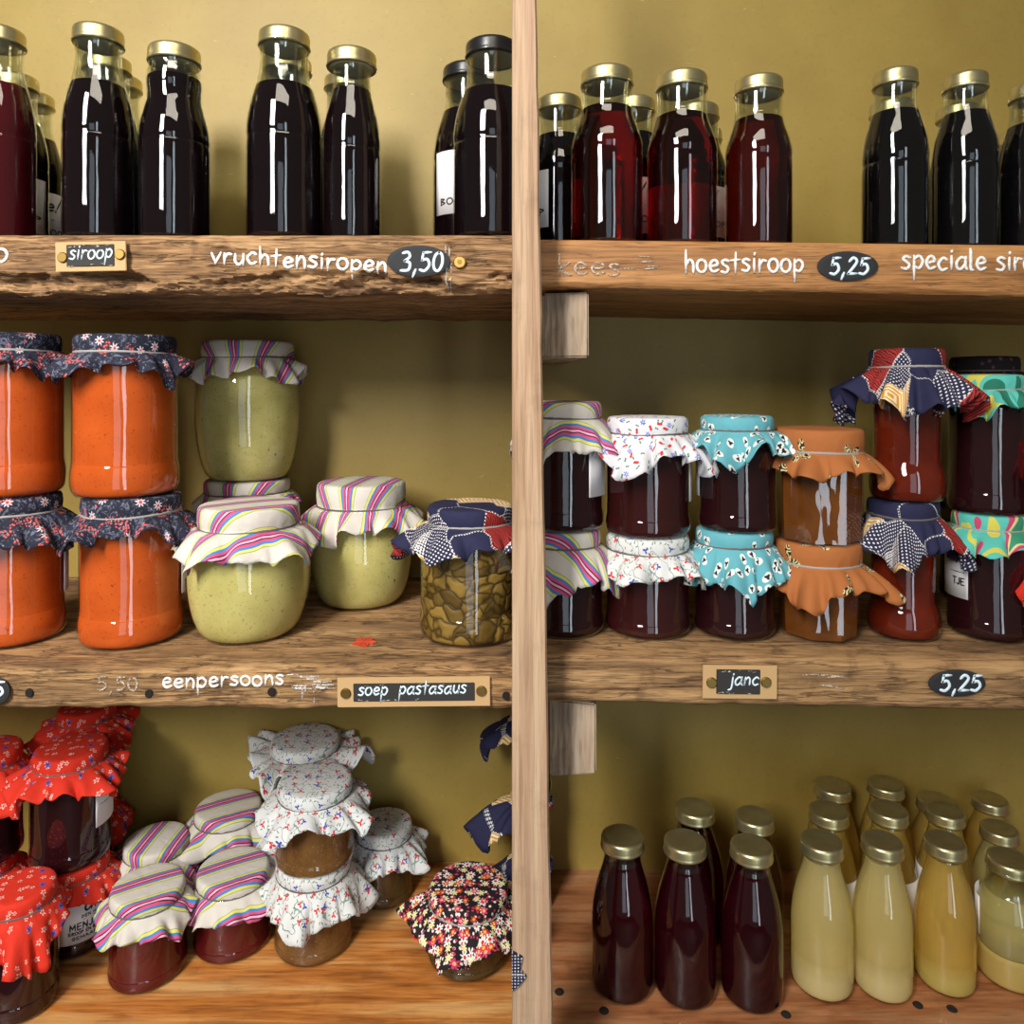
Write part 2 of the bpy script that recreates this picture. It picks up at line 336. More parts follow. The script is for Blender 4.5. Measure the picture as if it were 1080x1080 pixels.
def prof_at(prof, z):
    for (r0, z0), (r1, z1) in zip(prof, prof[1:]):
        if z0 <= z <= z1 and z1 > z0: return r0+(r1-r0)*(z-z0)/(z1-z0)
    return 0 if z > prof[-1][1] else prof[0][0]
def cut(prof, k, z0, z1):
    p = [(0, z0)]+[(max(r*k, 0), z) for r, z in prof if z0+.0005 < z < z1-.0005]+[(prof_at(prof, z1)*k, z1), (0, z1)]
    p.insert(1, (prof_at(prof, z0+.0015)*k*.96, z0)); return p
def box(bm, x0, x1, y0, y1, z0, z1, bev=0.):
    vs = [bm.verts.new((x, y, z)) for x in (x0, x1) for y in (y0, y1) for z in (z0, z1)]
    fs = [bm.faces.new([vs[i] for i in q]) for q in ((0, 1, 3, 2), (4, 6, 7, 5), (0, 4, 5, 1), (2, 3, 7, 6), (0, 2, 6, 4), (1, 5, 7, 3))]
    if bev: bmesh.ops.bevel(bm, geom=list({e for f in fs for e in f.edges}), offset=bev, segments=2, affect='EDGES')
    return bm
def torus(r, t, z, segs=48, wob=0., seed=0):
    bm = bmesh.new(); R = []
    for i in range(segs):
        a = 2*PI*i/segs; zz = z+wob*math.sin(a*2+seed)+wob*.6*math.sin(a*3+seed*2)
        R.append([bm.verts.new(((r+t*math.cos(b))*math.cos(a), (r+t*math.cos(b))*math.sin(a), zz+t*1.3*math.sin(b))) for b in [2*PI*k/6 for k in range(6)]])
    for i in range(segs):
        for k in range(6): bm.faces.new((R[i][k], R[(i+1) % segs][k], R[(i+1) % segs][(k+1) % 6], R[i][(k+1) % 6]))
    return bm

# ------------------------------------------------------------------ hand lettering: every letter is a set of pen strokes
O_ = [(.38+.36*math.cos(a), .5+.5*math.sin(a)) for a in [1.6+2*PI*i/10 for i in range(11)]]
G = {
 'a': (.9, [[(.72, .85), (.4, 1), (.06, .55), (.15, .08), (.42, .02), (.72, .45)], [(.74, 1), (.72, .3), (.86, 0)]]),
 'c': (.75, [[(.66, .85), (.38, 1), (.05, .52), (.28, .02), (.66, .14)]]),
 'e': (.8, [[(.08, .5), (.4, .52), (.68, .66), (.5, .98), (.22, .9), (.06, .45), (.3, .02), (.7, .16)]]),
 'h': (.82, [[(.1, 1.75), (.1, 0)], [(.1, .55), (.38, 1), (.64, .75), (.68, 0)]]),
 'i': (.34, [[(.14, 1), (.14, 0)], [(.16, 1.38), (.17, 1.46)]]),
 'j': (.5, [[(.34, 1), (.32, -.4), (.02, -.62)], [(.36, 1.36), (.37, 1.44)]]),
 'k': (.75, [[(.1, 1.75), (.1, 0)], [(.62, 1), (.12, .45), (.68, 0)]]),
 'l': (.36, [[(.1, 1.75), (.1, .2), (.26, 0)]]),
 'n': (.8, [[(.1, 1), (.1, 0)], [(.1, .55), (.38, 1), (.62, .75), (.66, 0)]]),
 'o': (.84, [O_]),
 'p': (.84, [[(.1, 1), (.1, -.8)], [(.1, .75), (.45, 1), (.74, .6), (.5, .06), (.1, .2)]]),
 'r': (.66, [[(.1, 1), (.1, 0)], [(.1, .5), (.32, .95), (.6, .92)]]),
 's': (.7, [[(.6, .9), (.3, 1), (.1, .76), (.56, .36), (.4, .02), (.04, .1)]]),
 't': (.68, [[(.32, 1.6), (.3, 0)], [(0, 1.0), (.62, 1.06)]]),
 'u': (.82, [[(.1, 1), (.1, .35), (.35, 0), (.66, .4)], [(.68, 1), (.68, 0)]]),
 'v': (.74, [[(.05, 1), (.33, 0)], [(.33, 0), (.68, 1.05)]]),
 '0': (.86, [[(.38+.34*math.cos(a), .85+.85*math.sin(a)) for a in [1.6+2*PI*i/10 for i in range(11)]]]),
 '2': (.86, [[(.06, 1.35), (.36, 1.7), (.68, 1.25), (.05, .04)], [(.05, .04), (.75, .06)]]),
 '3': (.82, [[(.06, 1.6), (.45, 1.66), (.6, 1.25), (.25, .9)], [(.25, .9), (.66, .7), (.6, .1), (.05, .05)]]),
 '5': (.84, [[(.7, 1.68), (.16, 1.64)], [(.16, 1.64), (.1, .95)], [(.1, .95), (.5, 1.05), (.7, .5), (.4, .02), (.04, .1)]]),
 ',': (.4, [[(.2, .15), (.06, -.45)]]), '!': (.5, [[(.36, 1.9), (.12, .45)], [(.06, .06), (.07, 0)]]), ' ': (.5, []), '.': (.3, [[(.1, .06), (.12, 0)]]),
 'A': (.95, [[(0, 0), (.4, 1.4)], [(.4, 1.4), (.8, 0)], [(.15, .5), (.65, .5)]]), 'B': (.85, [[(.08, 0), (.08, 1.4)], [(.08, 1.4), (.6, 1.2), (.1, .74)], [(.1, .74), (.7, .4), (.08, 0)]]),
 'C': (.85, [[(.7, 1.2), (.4, 1.4), (.06, .7), (.4, 0), (.7, .2)]]), 'D': (.9, [[(.08, 0), (.08, 1.4)], [(.08, 1.4), (.74, .8), (.08, 0)]]), 'E': (.78, [[(.65, 1.4), (.08, 1.4)], [(.08, 1.4), (.08, 0)], [(.08, 0), (.65, 0)], [(.08, .72), (.55, .72)]]),
 'G': (.9, [[(.7, 1.2), (.4, 1.4), (.06, .7), (.4, 0), (.72, .3)], [(.72, .3), (.72, .65)], [(.72, .65), (.45, .65)]]), 'H': (.9, [[(.08, 0), (.08, 1.4)], [(.72, 0), (.72, 1.4)], [(.08, .72), (.72, .72)]]),
 'I': (.34, [[(.14, 0), (.14, 1.4)]]), 'J': (.65, [[(.5, 1.4), (.5, .3), (.25, 0), (.03, .2)]]), 'L': (.72, [[(.08, 1.4), (.08, 0)], [(.08, 0), (.62, 0)]]),
 'K': (.85, [[(.08, 1.4), (.08, 0)], [(.68, 1.4), (.1, .62), (.72, 0)]]),
 'M': (1.05, [[(.08, 0), (.1, 1.4)], [(.1, 1.4), (.48, .4)], [(.48, .4), (.86, 1.4)], [(.86, 1.4), (.88, 0)]]), 'N': (.92, [[(.08, 0), (.08, 1.4)], [(.08, 1.4), (.74, 0)], [(.74, 0), (.74, 1.4)]]),
 'O': (.98, [[(.44+.4*math.cos(a), .7+.7*math.sin(a)) for a in [1.6+2*PI*i/10 for i in range(11)]]]), 'P': (.8, [[(.08, 0), (.08, 1.4)], [(.08, 1.4), (.68, 1.05), (.08, .66)]]),
 'R': (.86, [[(.08, 0), (.08, 1.4)], [(.08, 1.4), (.68, 1.05), (.08, .66)], [(.3, .66), (.74, 0)]]), 'S': (.8, [[(.66, 1.2), (.35, 1.4), (.1, 1.1), (.66, .38), (.4, 0), (.06, .18)]]), 'T': (.82, [[(.02, 1.4), (.78, 1.4)], [(.4, 1.4), (.4, 0)]]),
}
def cr(pts, n=5):
    if len(pts) < 3: return [tuple(a+(b-a)*t for a, b in zip(pts[0], pts[1])) for t in (0, .5, 1)]
    return smooth_prof2(pts, n)
def smooth_prof2(pts, n):
    out = []
    for i in range(len(pts)-1):
        p0, p1, p2, p3 = pts[max(i-1, 0)], pts[i], pts[i+1], pts[min(i+2, len(pts)-1)]
        for k in range(n):
            t = k/n; out.append(tuple(.5*(2*p1[c]+(p2[c]-p0[c])*t+(2*p0[c]-5*p1[c]+4*p2[c]-p3[c])*t*t+(3*p1[c]-p0[c]-3*p2[c]+p3[c])*t**3) for c in (0, 1)))
    out.append(pts[-1]); return out
def advance(s): return sum(G[c][0]+.12 for c in s)-.12
def ribbon(bm, pts, w, t, fn):
    rows = []
    for i, p in enumerate(pts):
        a, b = pts[max(i-1, 0)], pts[min(i+1, len(pts)-1)]
        dx, dy = b[0]-a[0], b[1]-a[1]; l = math.hypot(dx, dy) or 1; nx, ny = -dy/l*w, dx/l*w
        if i == 0: p = (p[0]-dx/l*w*.8, p[1]-dy/l*w*.8)
        if i == len(pts)-1: p = (p[0]+dx/l*w*.8, p[1]+dy/l*w*.8)
        k = .55 if i in (0, len(pts)-1) else 1
        rows.append([bm.verts.new(fn(p[0]+s*nx*k, p[1]+s*ny*k, h)) for s, h in ((1, -t), (.7, t), (-.7, t), (-1, -t))])
    for a, b in zip(rows, rows[1:]):
        for k in range(4): bm.faces.new((a[k], a[(k+1) % 4], b[(k+1) % 4], b[k]))
    bm.faces.new(rows[0]); bm.faces.new(rows[-1])
def write(bm, s, u0, v0, width, size, w, fn, t=.0003, slope=0., jit=0., seed=1, slant=0.):
    """letters from u0 over the given width; size = x-height; fn(u, v, h) puts a pen point on the surface"""
    rnd = random.Random(seed); sx = width/advance(s); u = u0
    for c in s:
        adv, strokes = G[c]; dv = rnd.uniform(-jit, jit)*size; ks = 1+rnd.uniform(-jit, jit)
        for st in strokes:
            pts = [(u+x*sx+y*slant*size, v0+slope*(u-u0)+dv+y*size*ks) for x, y in cr(st)]
            ribbon(bm, pts, w, t, fn)
        u += (adv+.12)*sx
    return bm

# ------------------------------------------------------------------ the setting: back wall
YW = .30
bm = bmesh.new(); box(bm, -1.7, 1.7, YW, YW+.03, ZC-1.4, ZC+.95)
o = link('wall_back', bm, M['wall'], smooth=False); o['kind'] = 'structure'
bm = bmesh.new(); box(bm, -1.7, 1.7, -2.9, YW+.03, -.03, 0)
o = link('floor', bm, plain('floor_tiles', (120, 108, 92), .7), smooth=False); o['kind'] = 'structure'

# ------------------------------------------------------------------ shelf boards
FRONT = {}
def board(label, x0, x1, zt0, slope, pxth, mat, rough, erode=0., seed=0, ragged=.002, bevel=.004, xref=0., depth=YW, tuck=0.):
    """zt0: height of the top at xref; pxth(x): thickness; erode: share of the front that is broken away"""
    bm = bmesh.new(); nx = int((x1-x0)/.0022); rows = []; NF = 36
    S = Vector((seed*3.1, seed*1.7, 0))
    def front(x, z):
        zt = zt0+slope*(x-xref); th = pxth(x)+ragged*(noise.noise(Vector((x*22, seed, 0)))+.6*noise.noise(Vector((x*70, seed, 3)))); v = (zt-z)/th
        y = rough*(noise.fractal(Vector((x*14, z*55, 1))+S, 1, 2, 4)+.5*noise.noise(Vector((x*60, z*260, 2))+S))
        if v < .12: y += bevel*(1-v/.12)**2
        if v > .85: y += bevel*((v-.85)/.15)**2
        if erode:
            eb = .66+.30*noise.noise(Vector((x*9, seed, 7)))+.16*noise.noise(Vector((x*34, seed, 9)))+.08*noise.noise(Vector((x*120, seed, 2)))
            if X(212) < x < X(415): eb = max(eb, .60)
            if v > eb:
                st = noise.fractal(Vector((x*22+v, z*80, 5))+S, .8, 2.1, 6)
                y += min((v-eb)/.05, 1)*erode*(.75+.9*math.floor(st*2.6+v*2)/2.6+.55*st)+.0012*noise.noise(Vector((x*150, z*500, 3)))
        return max(y, -.003)
    for i in range(nx+1):
        x = x0+(x1-x0)*i/nx; zt = zt0+slope*(x-xref); th = pxth(x)
        rg = ragged*(noise.noise(Vector((x*22, seed, 0)))+.6*noise.noise(Vector((x*70, seed, 3)))); pts = [(depth, zt), (depth*.5, zt), (.02, zt)]
        for k in range(NF+1):
            z = zt-k/NF*(th+rg); pts.append((front(x, z), z))
        zb = zt-th-rg
        pts += [(.04+tuck, zb), (depth, zb)]
        rows.append([bm.verts.new((x, a, b)) for a, b in pts])
    n = len(rows[0])
    for a, b in zip(rows, rows[1:]):
        for k in range(n): bm.faces.new((a[k], a[(k+1) % n], b[(k+1) % n], b[k]))
    bm.faces.new(rows[0]); bm.faces.new(rows[-1])
    xm = (x0+x1)/2; bmesh.ops.translate(bm, verts=bm.verts[:], vec=(-xm, 0, -zt0))
    o = link('shelf_board', bm, mat, None, (xm, 0, zt0)); tag(o, label, 'shelf')
    me = o.data
    me.set_sharp_from_angle(angle=math.radians(50)); FRONT[o.name] = front
    return o
px = lambda d: d/1200.0
zL1, zR1, zL2, zR2, zL3, zR3 = ZC+px(400-247.5), ZC+px(400-255), ZC-px(305), ZC-px(290), ZC-.62, ZC-.63
sR1, sR2 = -.012, -.020
XP = X(556)
def top(shelf, x):
    return {'L1': zL1, 'L2': zL2, 'L3': zL3, 'R1': zR1+sR1*(x-X(810)), 'R2': zR2+sR2*(x-X(572)), 'R3': zR3}[shelf]
bL1 = board('rough-hewn upper shelf plank with bark-like broken lower edge, left of the post', -.95, XP-.001, zL1, 0, lambda x: px(62), M['wood_rough'], .0022, .006, 3)
bR1 = board('smooth orange-brown upper shelf plank right of the post, under the cough syrup bottles', XP, .95, zR1, sR1, lambda x: px(50+4*(x-XP)/.45), M['wood_warm'], .0006, 0, 5, .0006, .003, X(810))
bL2 = board('weathered middle shelf plank with nail holes, left of the post, under the orange soup jars', -.95, XP-.001, zL2, 0, lambda x: px(43), M['wood_worn'], .0018, 0, 8, .0026, .004)
bR2 = board('scuffed brown middle shelf plank right of the post, under the jam jar stacks', XP, .95, zR2, sR2, lambda x: px(52), M['wood_grey'], .0014, 0, 11, .0014, .006, X(572))
bL3 = board('varnished bottom shelf plank left of the post, under the red and striped jars', -.95, XP-.001, zL3, 0, lambda x: .045, M['wood_top'], .001, 0, 13, .001, .004)
bR3 = board('reddish varnished bottom shelf plank right of the post, under the syrup bottles', XP, .95, zR3, 0, lambda x: .045, M['wood_topr'], .001, 0, 15, .001, .004)

# upright post (tapers towards the top) and two battens
bm = bmesh.new(); n = 60; rows = []
for i in range(n+1):
    t = i/n; z = ZC-1.0+(1.62)*t; yf = -.042
    py = HY-(z-ZC)*F/(D0+yf); xr = X(566+17*py/1080+1.2*noise.noise(Vector((0, 0, z*14)))+.7*noise.noise(Vector((0, 4, z*50))), yf)
    xl = X(540, yf); b = .0016
    rows.append([bm.verts.new(p) for p in ((xl, -.003, z), (xl, yf+b, z), (xl+b*.4, yf, z), (xr-b, yf, z), (xr, yf+b*1.5, z), (xr, -.003, z))])
for a, c in zip(rows, rows[1:]):
    for k in range(6): bm.faces.new((a[k], a[(k+1) % 6], c[(k+1) % 6], c[k]))
bm.faces.new(rows[0]); bm.faces.new(rows[-1])
bmesh.ops.translate(bm, verts=bm.verts[:], vec=(0, 0, -(ZC-1.0)))
tag(link('wooden_post', bm, M['wood_post'], None, (0, 0, ZC-1.0), smooth=False), 'pale sawn timber post standing upright between the left and right shelves', 'post')
def batten(x0, x1, y0, y1, label, cutx=0.):
    bm = bmesh.new(); yf = .012
    a, b, zt, zb = X(x0, yf), X(x1, yf), Zp(y0, yf), Zp(y1, yf)
    box(bm, a, b, yf, YW, zb, zt, .0018)
    for v in bm.verts:
        if v.co.z < (zt+zb)/2: v.co.z += cutx*(v.co.x-a)/(b-a)
        if v.co.x < (a+b)/2 and v.co.y < .1: v.co.y += .010
    bmesh.ops.translate(bm, verts=bm.verts[:], vec=(-a, 0, -zb))
    return tag(link('shelf_batten', bm, M['wood_block'], None, (a, 0, zb), smooth=False), label, 'shelf support', 'square battens under the right shelves')
batten(573, 621, 308, 377, 'grey square batten end under the upper right shelf, beside the post')
batten(581, 629, 742, 826, 'grey square batten end under the middle right shelf, beside the post', .008)

# ------------------------------------------------------------------ writing, tags, nails on the boards
def on_front(o, yoff=-.0036):
    L = o.location; f = FRONT.get(o.name)
    if f: return lambda u, v, h: (u-L.x, f(u, v)-.0005-h-L.y, v-L.z)
    return lambda u, v, h: (u-L.x, yoff-h-L.y, v-L.z)
def letters(name, o, s, x0, x1, ybase, size, w=1.6, mat='chalk', ydrop=0., jit=.08, yoff=-.0034, seed=1, slant=0., label=None):
    bm = bmesh.new(); wd = px(x1-x0)
    write(bm, s, X(x0), Zp(ybase), wd, px(size), px(w), on_front(o, yoff), .0005, -ydrop/(x1-x0), jit, seed, slant)
    p = link(name, bm, M[mat], o)
    if label: p['label'] = label
    return p
letters('painted_lettering', bL1, 'vruchtensiropen', 223, 409, 277, 11, 1.7, 'chalk', 11, .1, seed=4)
letters('painted_lettering', bL1, '0', -9, 11, 276, 8, 1.7, 'chalk')
letters('painted_lettering', bR1, 'hoestsiroop', 722, 848, 287, 13, 1.7, 'chalk', 0, .06, -.0016, 3)
letters('painted_lettering', bR1, 'speciale siropen', 951, 1131, 284, 13, 1.7, 'chalk', 2, .06, -.0016, 5)
letters('rubbed_lettering', bR1, 'kees', 588, 655, 290, 12, 1.5, 'chalk_faint', 0, .06, -.0016, 5, label='faint rubbed-out chalk letters')
letters('painted_lettering', bL2, 'eenpersoons', 172, 300, 725, 9.5, 1.4, 'chalk', -3, .08, -.0030, 6)
letters('rubbed_lettering', bL2, '5,50', 103, 147, 728, 8, 1.2, 'chalk_faint', 0, .06, -.0030, 2, label='faint rubbed-out chalk price')
def smear(o, x0, x1, y0, y1, n, seed, mat='chalk_smear', vertical=False, yoff=-.003):
    bm = bmesh.new(); r = random.Random(seed)
    for _ in range(n):
        xa = r.uniform(x0, x1); ya = r.uniform(y0, y1)
        l = r.uniform(6, 20)
        q = [(X(xa), Zp(ya)), (X(xa+(r.uniform(-1, 1) if vertical else l)), Zp(ya+(l*.6 if vertical else r.uniform(-2, 2))))]
        ribbon(bm, cr(q), px(r.uniform(.5, 1.4)), .0003, on_front(o, yoff))
    link('chalk_smear', bm, M[mat], o)
smear(bL2, 302, 340, 711, 727, 16, 2); smear(bL2, 318, 345, 720, 738, 4, 9, vertical=True)
smear(bL1, 470, 476, 258, 298, 12, 3, vertical=True, yoff=-.0034)
smear(bR2, 842, 880, 712, 726, 7, 5, 'chalk_faint', yoff=-.0026); smear(bR1, 640, 690, 266, 288, 6, 6, 'chalk_faint', yoff=-.0016)
def disc(name, o, cx, cy, rx, ry, mat, y0, th, seg=28, parent=None):
    bm = bmesh.new(); L = o.location; pa = parent or o
    prof = [(0, 0), (1, 0), (1, .6), (.85, 1), (0, 1)]
    rings = []
    for r, h in prof:
        rings.append([bm.verts.new((X(cx)+r*px(rx)*math.cos(2*PI*i/seg)-L.x, y0-h*th-L.y, Zp(cy)+r*px(ry)*math.sin(2*PI*i/seg)-L.z)) for i in range(seg)] if r else [bm.verts.new((X(cx)-L.x, y0-h*th-L.y, Zp(cy)-L.z))])
    for a, b in zip(rings, rings[1:]):
        for i in range(seg):
            j = (i+1) % seg
            f = (a[0], b[i], b[j]) if len(a) == 1 else ((a[i], a[j], b[0]) if len(b) == 1 else (a[i], a[j], b[j], b[i]))
            bm.faces.new(f)
    return link(name, bm, M[mat], pa, smooth=False)
for cx, cy in ((32, 730), (158, 731), (287, 729), (534, 733)): disc('nail_hole', bL2, cx, cy, 4.2, 4.6, 'hole', -.001, .0014)
s = disc('screw', bL1, 485, 277, 6.5, 6.5, 'brassy', -.001, .003); disc('screw_recess', bL1, 485, 277, 2.5, 2.5, 'brass', -.0035, .0008, parent=s)
def price(cx, cy, rx, ry, s, x0, x1, base, size, label, yoff):
    e = thing('price_tag', label, 'price tag', (X(cx), 0, Zp(cy)), 'black oval price tags')
    disc('plate', e, cx, cy, rx, ry, 'slate2', yoff, .0012, 40)
    bm = bmesh.new(); write(bm, s, X(x0), Zp(base), px(x1-x0), px(size), px(1.7), on_front(e, yoff-.0013), .0003, .01, .03, 2, .12)
    link('lettering', bm, M['chalk_blue'], e)
price(442, 276, 33, 16.5, '3,50', 423, 468, 287, 11.5, 'black oval price tag reading 3,50 beside the brass screw', -.0032)
price(893, 281, 32, 15.5, '5,25', 874, 915, 290, 10, 'black oval price tag reading 5,25 on the upper right shelf edge', -.0014)
price(1007, 719, 30, 14, '5,25', 989, 1032, 727, 9.5, 'black oval price tag reading 5,25 on the middle right shelf edge', -.0026)
price(-4, 727, 17, 15, '5', -6, 8, 733, 9, 'black oval price tag cut off by the left edge of the photo', -.0030)
def name_tag(x0, x1, y0, y1, a0, a1, b0, b1, riv, s, t0, t1, base, size, label, yoff, tilt=0.):
    e = thing('name_tag', label, 'sign', (X((x0+x1)/2), 0, Zp((y0+y1)/2)), 'kraft card name tags')
    L = e.location
    def slab(nm, xa, xb, ya, yb, ym, th, mat, par=e):
        bm = bmesh.new(); box(bm, X(xa)-L.x, X(xb)-L.x, ym-th, ym, Zp(yb)-L.z, Zp(ya)-L.z, .0004); return link(nm, bm, M[mat], par, smooth=False)
    slab('card', x0, x1, y0, y1, yoff, .0016, 'kraft')
    p = slab('chalk_panel', a0, a1, b0, b1, yoff-.0015, .0008, 'slate')
    bm = bmesh.new(); write(bm, s, X(t0), Zp(base), px(t1-t0), px(size), px(1.0), on_front(e, yoff-.0024), .0002, .01, .05, 3, .15)
    link('lettering', bm, M['chalk_blue'], p)
    bm = bmesh.new(); r = random.Random(int(x0))
    for _ in range(14):
        xa, ya = r.uniform(a0+1, a1-6), r.choice((r.uniform(b0+.5, b0+3), r.uniform(b1-3, b1-.5)))
        ribbon(bm, cr([(X(xa), Zp(ya)), (X(xa+r.uniform(1, 5)), Zp(ya+r.uniform(-1, 1)))]), px(.4), .0002, on_front(e, yoff-.0023))
    link('chalk_dust', bm, M['chalk_smear'], p)
    for cx, cy in riv: disc('rivet', e, cx, cy, 5.5, 5.5, 'brass', yoff-.0015, .002)
    e.rotation_euler = (0, tilt, 0)
name_tag(62, 136, 256, 287, 74, 124, 259, 282, ((70, 272), (130, 270)), 'siroop', 77, 122, 274, 9, 'small kraft name tag reading siroop on the rough upper left shelf', -.0034, -.02)
name_tag(357, 517, 712, 743, 374, 501, 718, 737, ((366, 728), (508, 727)), 'soep  pastasaus', 379, 492, 730, 8, 'long kraft name tag reading soep pastasaus on the middle left shelf', -.0030, -.01)
name_tag(740, 818, 700, 735, 754, 800, 704, 730, ((749, 718), (806, 717)), 'janc', 767, 798, 720, 8, 'kraft name tag reading janc on the middle right shelf edge', -.0026, .01)
# nail holes in the top of the bottom right shelf
for cx, cy in ((590, 1046), (637, 1066), (829, 1070), (968, 1060), (1004, 1064)):
    D = (ZC-zR3)*F/(cy-HY); x = (cx-540)*D/F; L = bR3.location
    bm = lathe([(0, .0008), (.0042, .0008), (.005, 0)], 16, cx=x-L.x, cy=D-D0-L.y); link('nail_hole', bm, M['hole'], bR3)
# paper leaves lying on the shelves
def leaf(cx, cy, zt, size, mat, label, seed):
    D = (ZC-zt)*F/(cy-HY); bm = bmesh.new(); r = random.Random(seed); n = 44; pts = []
    for i in range(n):
        a = 2*PI*i/n; k = size*(.62+.38*abs(math.cos(2.5*a+.3))**.7*r.uniform(.75, 1.1)); pts.append((k*math.cos(a), k*1.1*math.sin(a)))
    c0 = bm.verts.new((0, 0, .0012)); lo = [bm.verts.new((a, b, .0002)) for a, b in pts]; hi = [bm.verts.new((a, b, .0006+.0012*r.random())) for a, b in pts]
    for i in range(n):
        j = (i+1) % n; bm.faces.new((lo[i], lo[j], hi[j], hi[i])); bm.faces.new((hi[i], hi[j], c0))
    bm.faces.new(lo)
    tag(link('paper_leaf', bm, M[mat], None, ((cx-540)*D/F, D-D0, zt), smooth=False), label, 'leaf', 'loose paper leaves')
leaf(384, 678, zL2, .0115, 'leaf_red', 'small red paper maple leaf lying before a jar of green soup', 2)
leaf(443, 988, zL3, .0085, 'leaf_orange', 'small orange paper leaf lying left of the daisy-covered jar', 5)

# ------------------------------------------------------------------ labels on glass
def glass_label(root, R, ac, half, z0, z1, lines, name='label'):
    """a curved paper label; lines: (text, v fraction, size fraction, width fraction, offset, pen)"""
    bm = bmesh.new(); n = 14; r0, r1 = R+.0004, R+.0008; rows = []
    for i in range(n+1):
        a = ac-half+2*half*i/n; c, s = math.cos(a), math.sin(a)
        rows.append([bm.verts.new(p) for p in ((r0*c, r0*s, z0), (r1*c, r1*s, z0), (r1*c, r1*s, z1), (r0*c, r0*s, z1))])
    for a, b in zip(rows, rows[1:]):
        for k in range(4): bm.faces.new((a[k], b[k], b[(k+1) % 4], a[(k+1) % 4]))
    bm.faces.new(rows[0]); bm.faces.new(rows[-1])
    o = link(name, bm, M['paper'], root)
    if lines:
        H = z1-z0; W = 2*half*R; bm = bmesh.new(); rr = R+.0009
        fn = lambda u, v, h: ((rr+h)*math.cos(ac+u/R), (rr+h)*math.sin(ac+u/R), v)
        for s, v, sz, wf, off, pen in lines:
            if s == '_': ribbon(bm, cr([(W*(off-wf/2), z0+v*H), (W*(off+wf/2), z0+v*H)]), pen*H, .0002, fn)
            else: write(bm, s, W*(off-wf/2), z0+v*H, W*wf, sz*H, pen*H, fn, .0002, 0, 0, 1, .3 if s[0].islower() else 0)
        link('lettering', bm, M['ink'], o)
    return o
TXT = [('e!', .66, .13, .3, .0, .02), ('_', .5, 0, .4, 0, .008), ('SIROOP', .2, .08, .7, 0, .012)]

# ------------------------------------------------------------------ bottles
BOT = {   # (radius share, height share) of the glass up to the rim under the lid
 'A': [(0, 0), (.80, 0), (.95, .02), (1, .06), (1, .30), (1, .47), (.985, .50), (1, .535), (.985, .58), (.93, .65), (.83, .72), (.73, .78), (.66, .83), (.645, .89), (.655, .935), (.70, .95), (.70, .96), (.66, .97), (.66, 1)],
 'B': [(0, 0), (.82, 0), (.96, .02), (1, .06), (1, .30), (1, .50), (.985, .545), (1, .58), (.96, .63), (.87, .69), (.78, .74), (.72, .79), (.70, .84), (.70, .91), (.72, .94), (.74, .95), (.74, .96), (.70, .97), (.70, 1)],
 'S': [(0, 0), (.82, 0), (.96, .02), (1, .06), (1, .30), (1, .49), (.985, .52), (1, .55), (.95, .62), (.85, .69), (.765, .75), (.755, .80), (.775, .84), (.75, .89), (.70, .93), (.74, .95), (.74, .96), (.70, .97), (.70, 1)],
 'C': [(0, 0), (.74, 0), (.90, .015), (.975, .04), (1, .09), (1, .25), (1, .42), (.985, .50), (.93, .59), (.84, .68), (.73, .76), (.64, .82), (.595, .87), (.585, .93), (.64, .945), (.64, .96), (.60, .97), (.60, 1)],
}
BP = {k: v[:2]+smooth_prof(v[2:], 4) for k, v in BOT.items()}
CNT = [0]
def lid_mesh(rl, h):
    pr = [(rl*.9, h*.4), (rl*.9, -h*.02), (rl*.985, 0), (rl*1.01, h*.10), (rl*.985, h*.2), (rl*.975, h*.3), (rl*.975, h*.72), (rl*.95, h*.88), (rl*.88, h*.97), (rl*.80, h), (rl*.74, h*.985), (rl*.66, h*.93), (rl*.3, h*.93), (0, h*.93)]
    return lathe(pr, 48)
def bottle(name, label, group, shelf, cx, y, wpx, toppy, kind, fill, liquid, lid='gold', lidr=.74, labels=(), layers=()):
    al = math.atan((540-cx)/F); k = math.cos(al)
    D = D0+y; R = wpx*k*D/F; x = X(cx, y); zs = top(shelf, x); rl = R*lidr
    lh = .015 if shelf[1] == '1' else .0125
    zt = Zp(toppy, y-rl*.9 if toppy < HY else y)
    H = zt-zs; hg = H-lh*.35
    e = thing(name, label, 'bottle', (x, y, zs), group)
    prof = [(r*R, z*hg) for r, z in BP[kind]]
    link('glass', lathe(prof, 44), M['glass'], e)
    zf = fill*H
    link('neck_inside', lathe([(prof_at(prof, zf)*.955, zf+.0003)]+[(r*.90, z) for r, z in prof if z > zf+.002], 40), M['glass_neck'], e)
    zz = [.0035]+[f*H for f, _ in layers]+[zf]; mats = [m for _, m in layers]+[liquid]
    names = ['sediment']*len(layers)+['liquid']
    for a, b, m, nm in zip(zz, zz[1:], mats, names):
        link(nm, lathe(cut(prof, .965, a+.0001, b), 44), M[m], e)
    bm = lid_mesh(rl, lh); bmesh.ops.translate(bm, verts=bm.verts[:], vec=(0, 0, H-lh)); link('lid', bm, M[lid], e)
    link('lid_liner', lathe([(0, H-lh*.98), (rl*.9, H-lh*.98), (rl*.9, H-lh*.9), (0, H-lh*.9)], 32), M['liner'], e)
    for ac, half, f0, f1, lines in labels: glass_label(e, R*1.002, ac+al, half, f0*H, f1*H, lines)
    return e
rad = math.radians
LB = lambda ac, half, f0=.2, f1=.5, lines=TXT: (rad(ac), rad(half), f0, f1, lines)
OP = [('SIROOP', .2, .09, .8, .02, .014)]; BO = [('BOSBES', .15, .07, .6, -.1, .012)]
gL = 'dark syrup bottles on the upper left shelf'
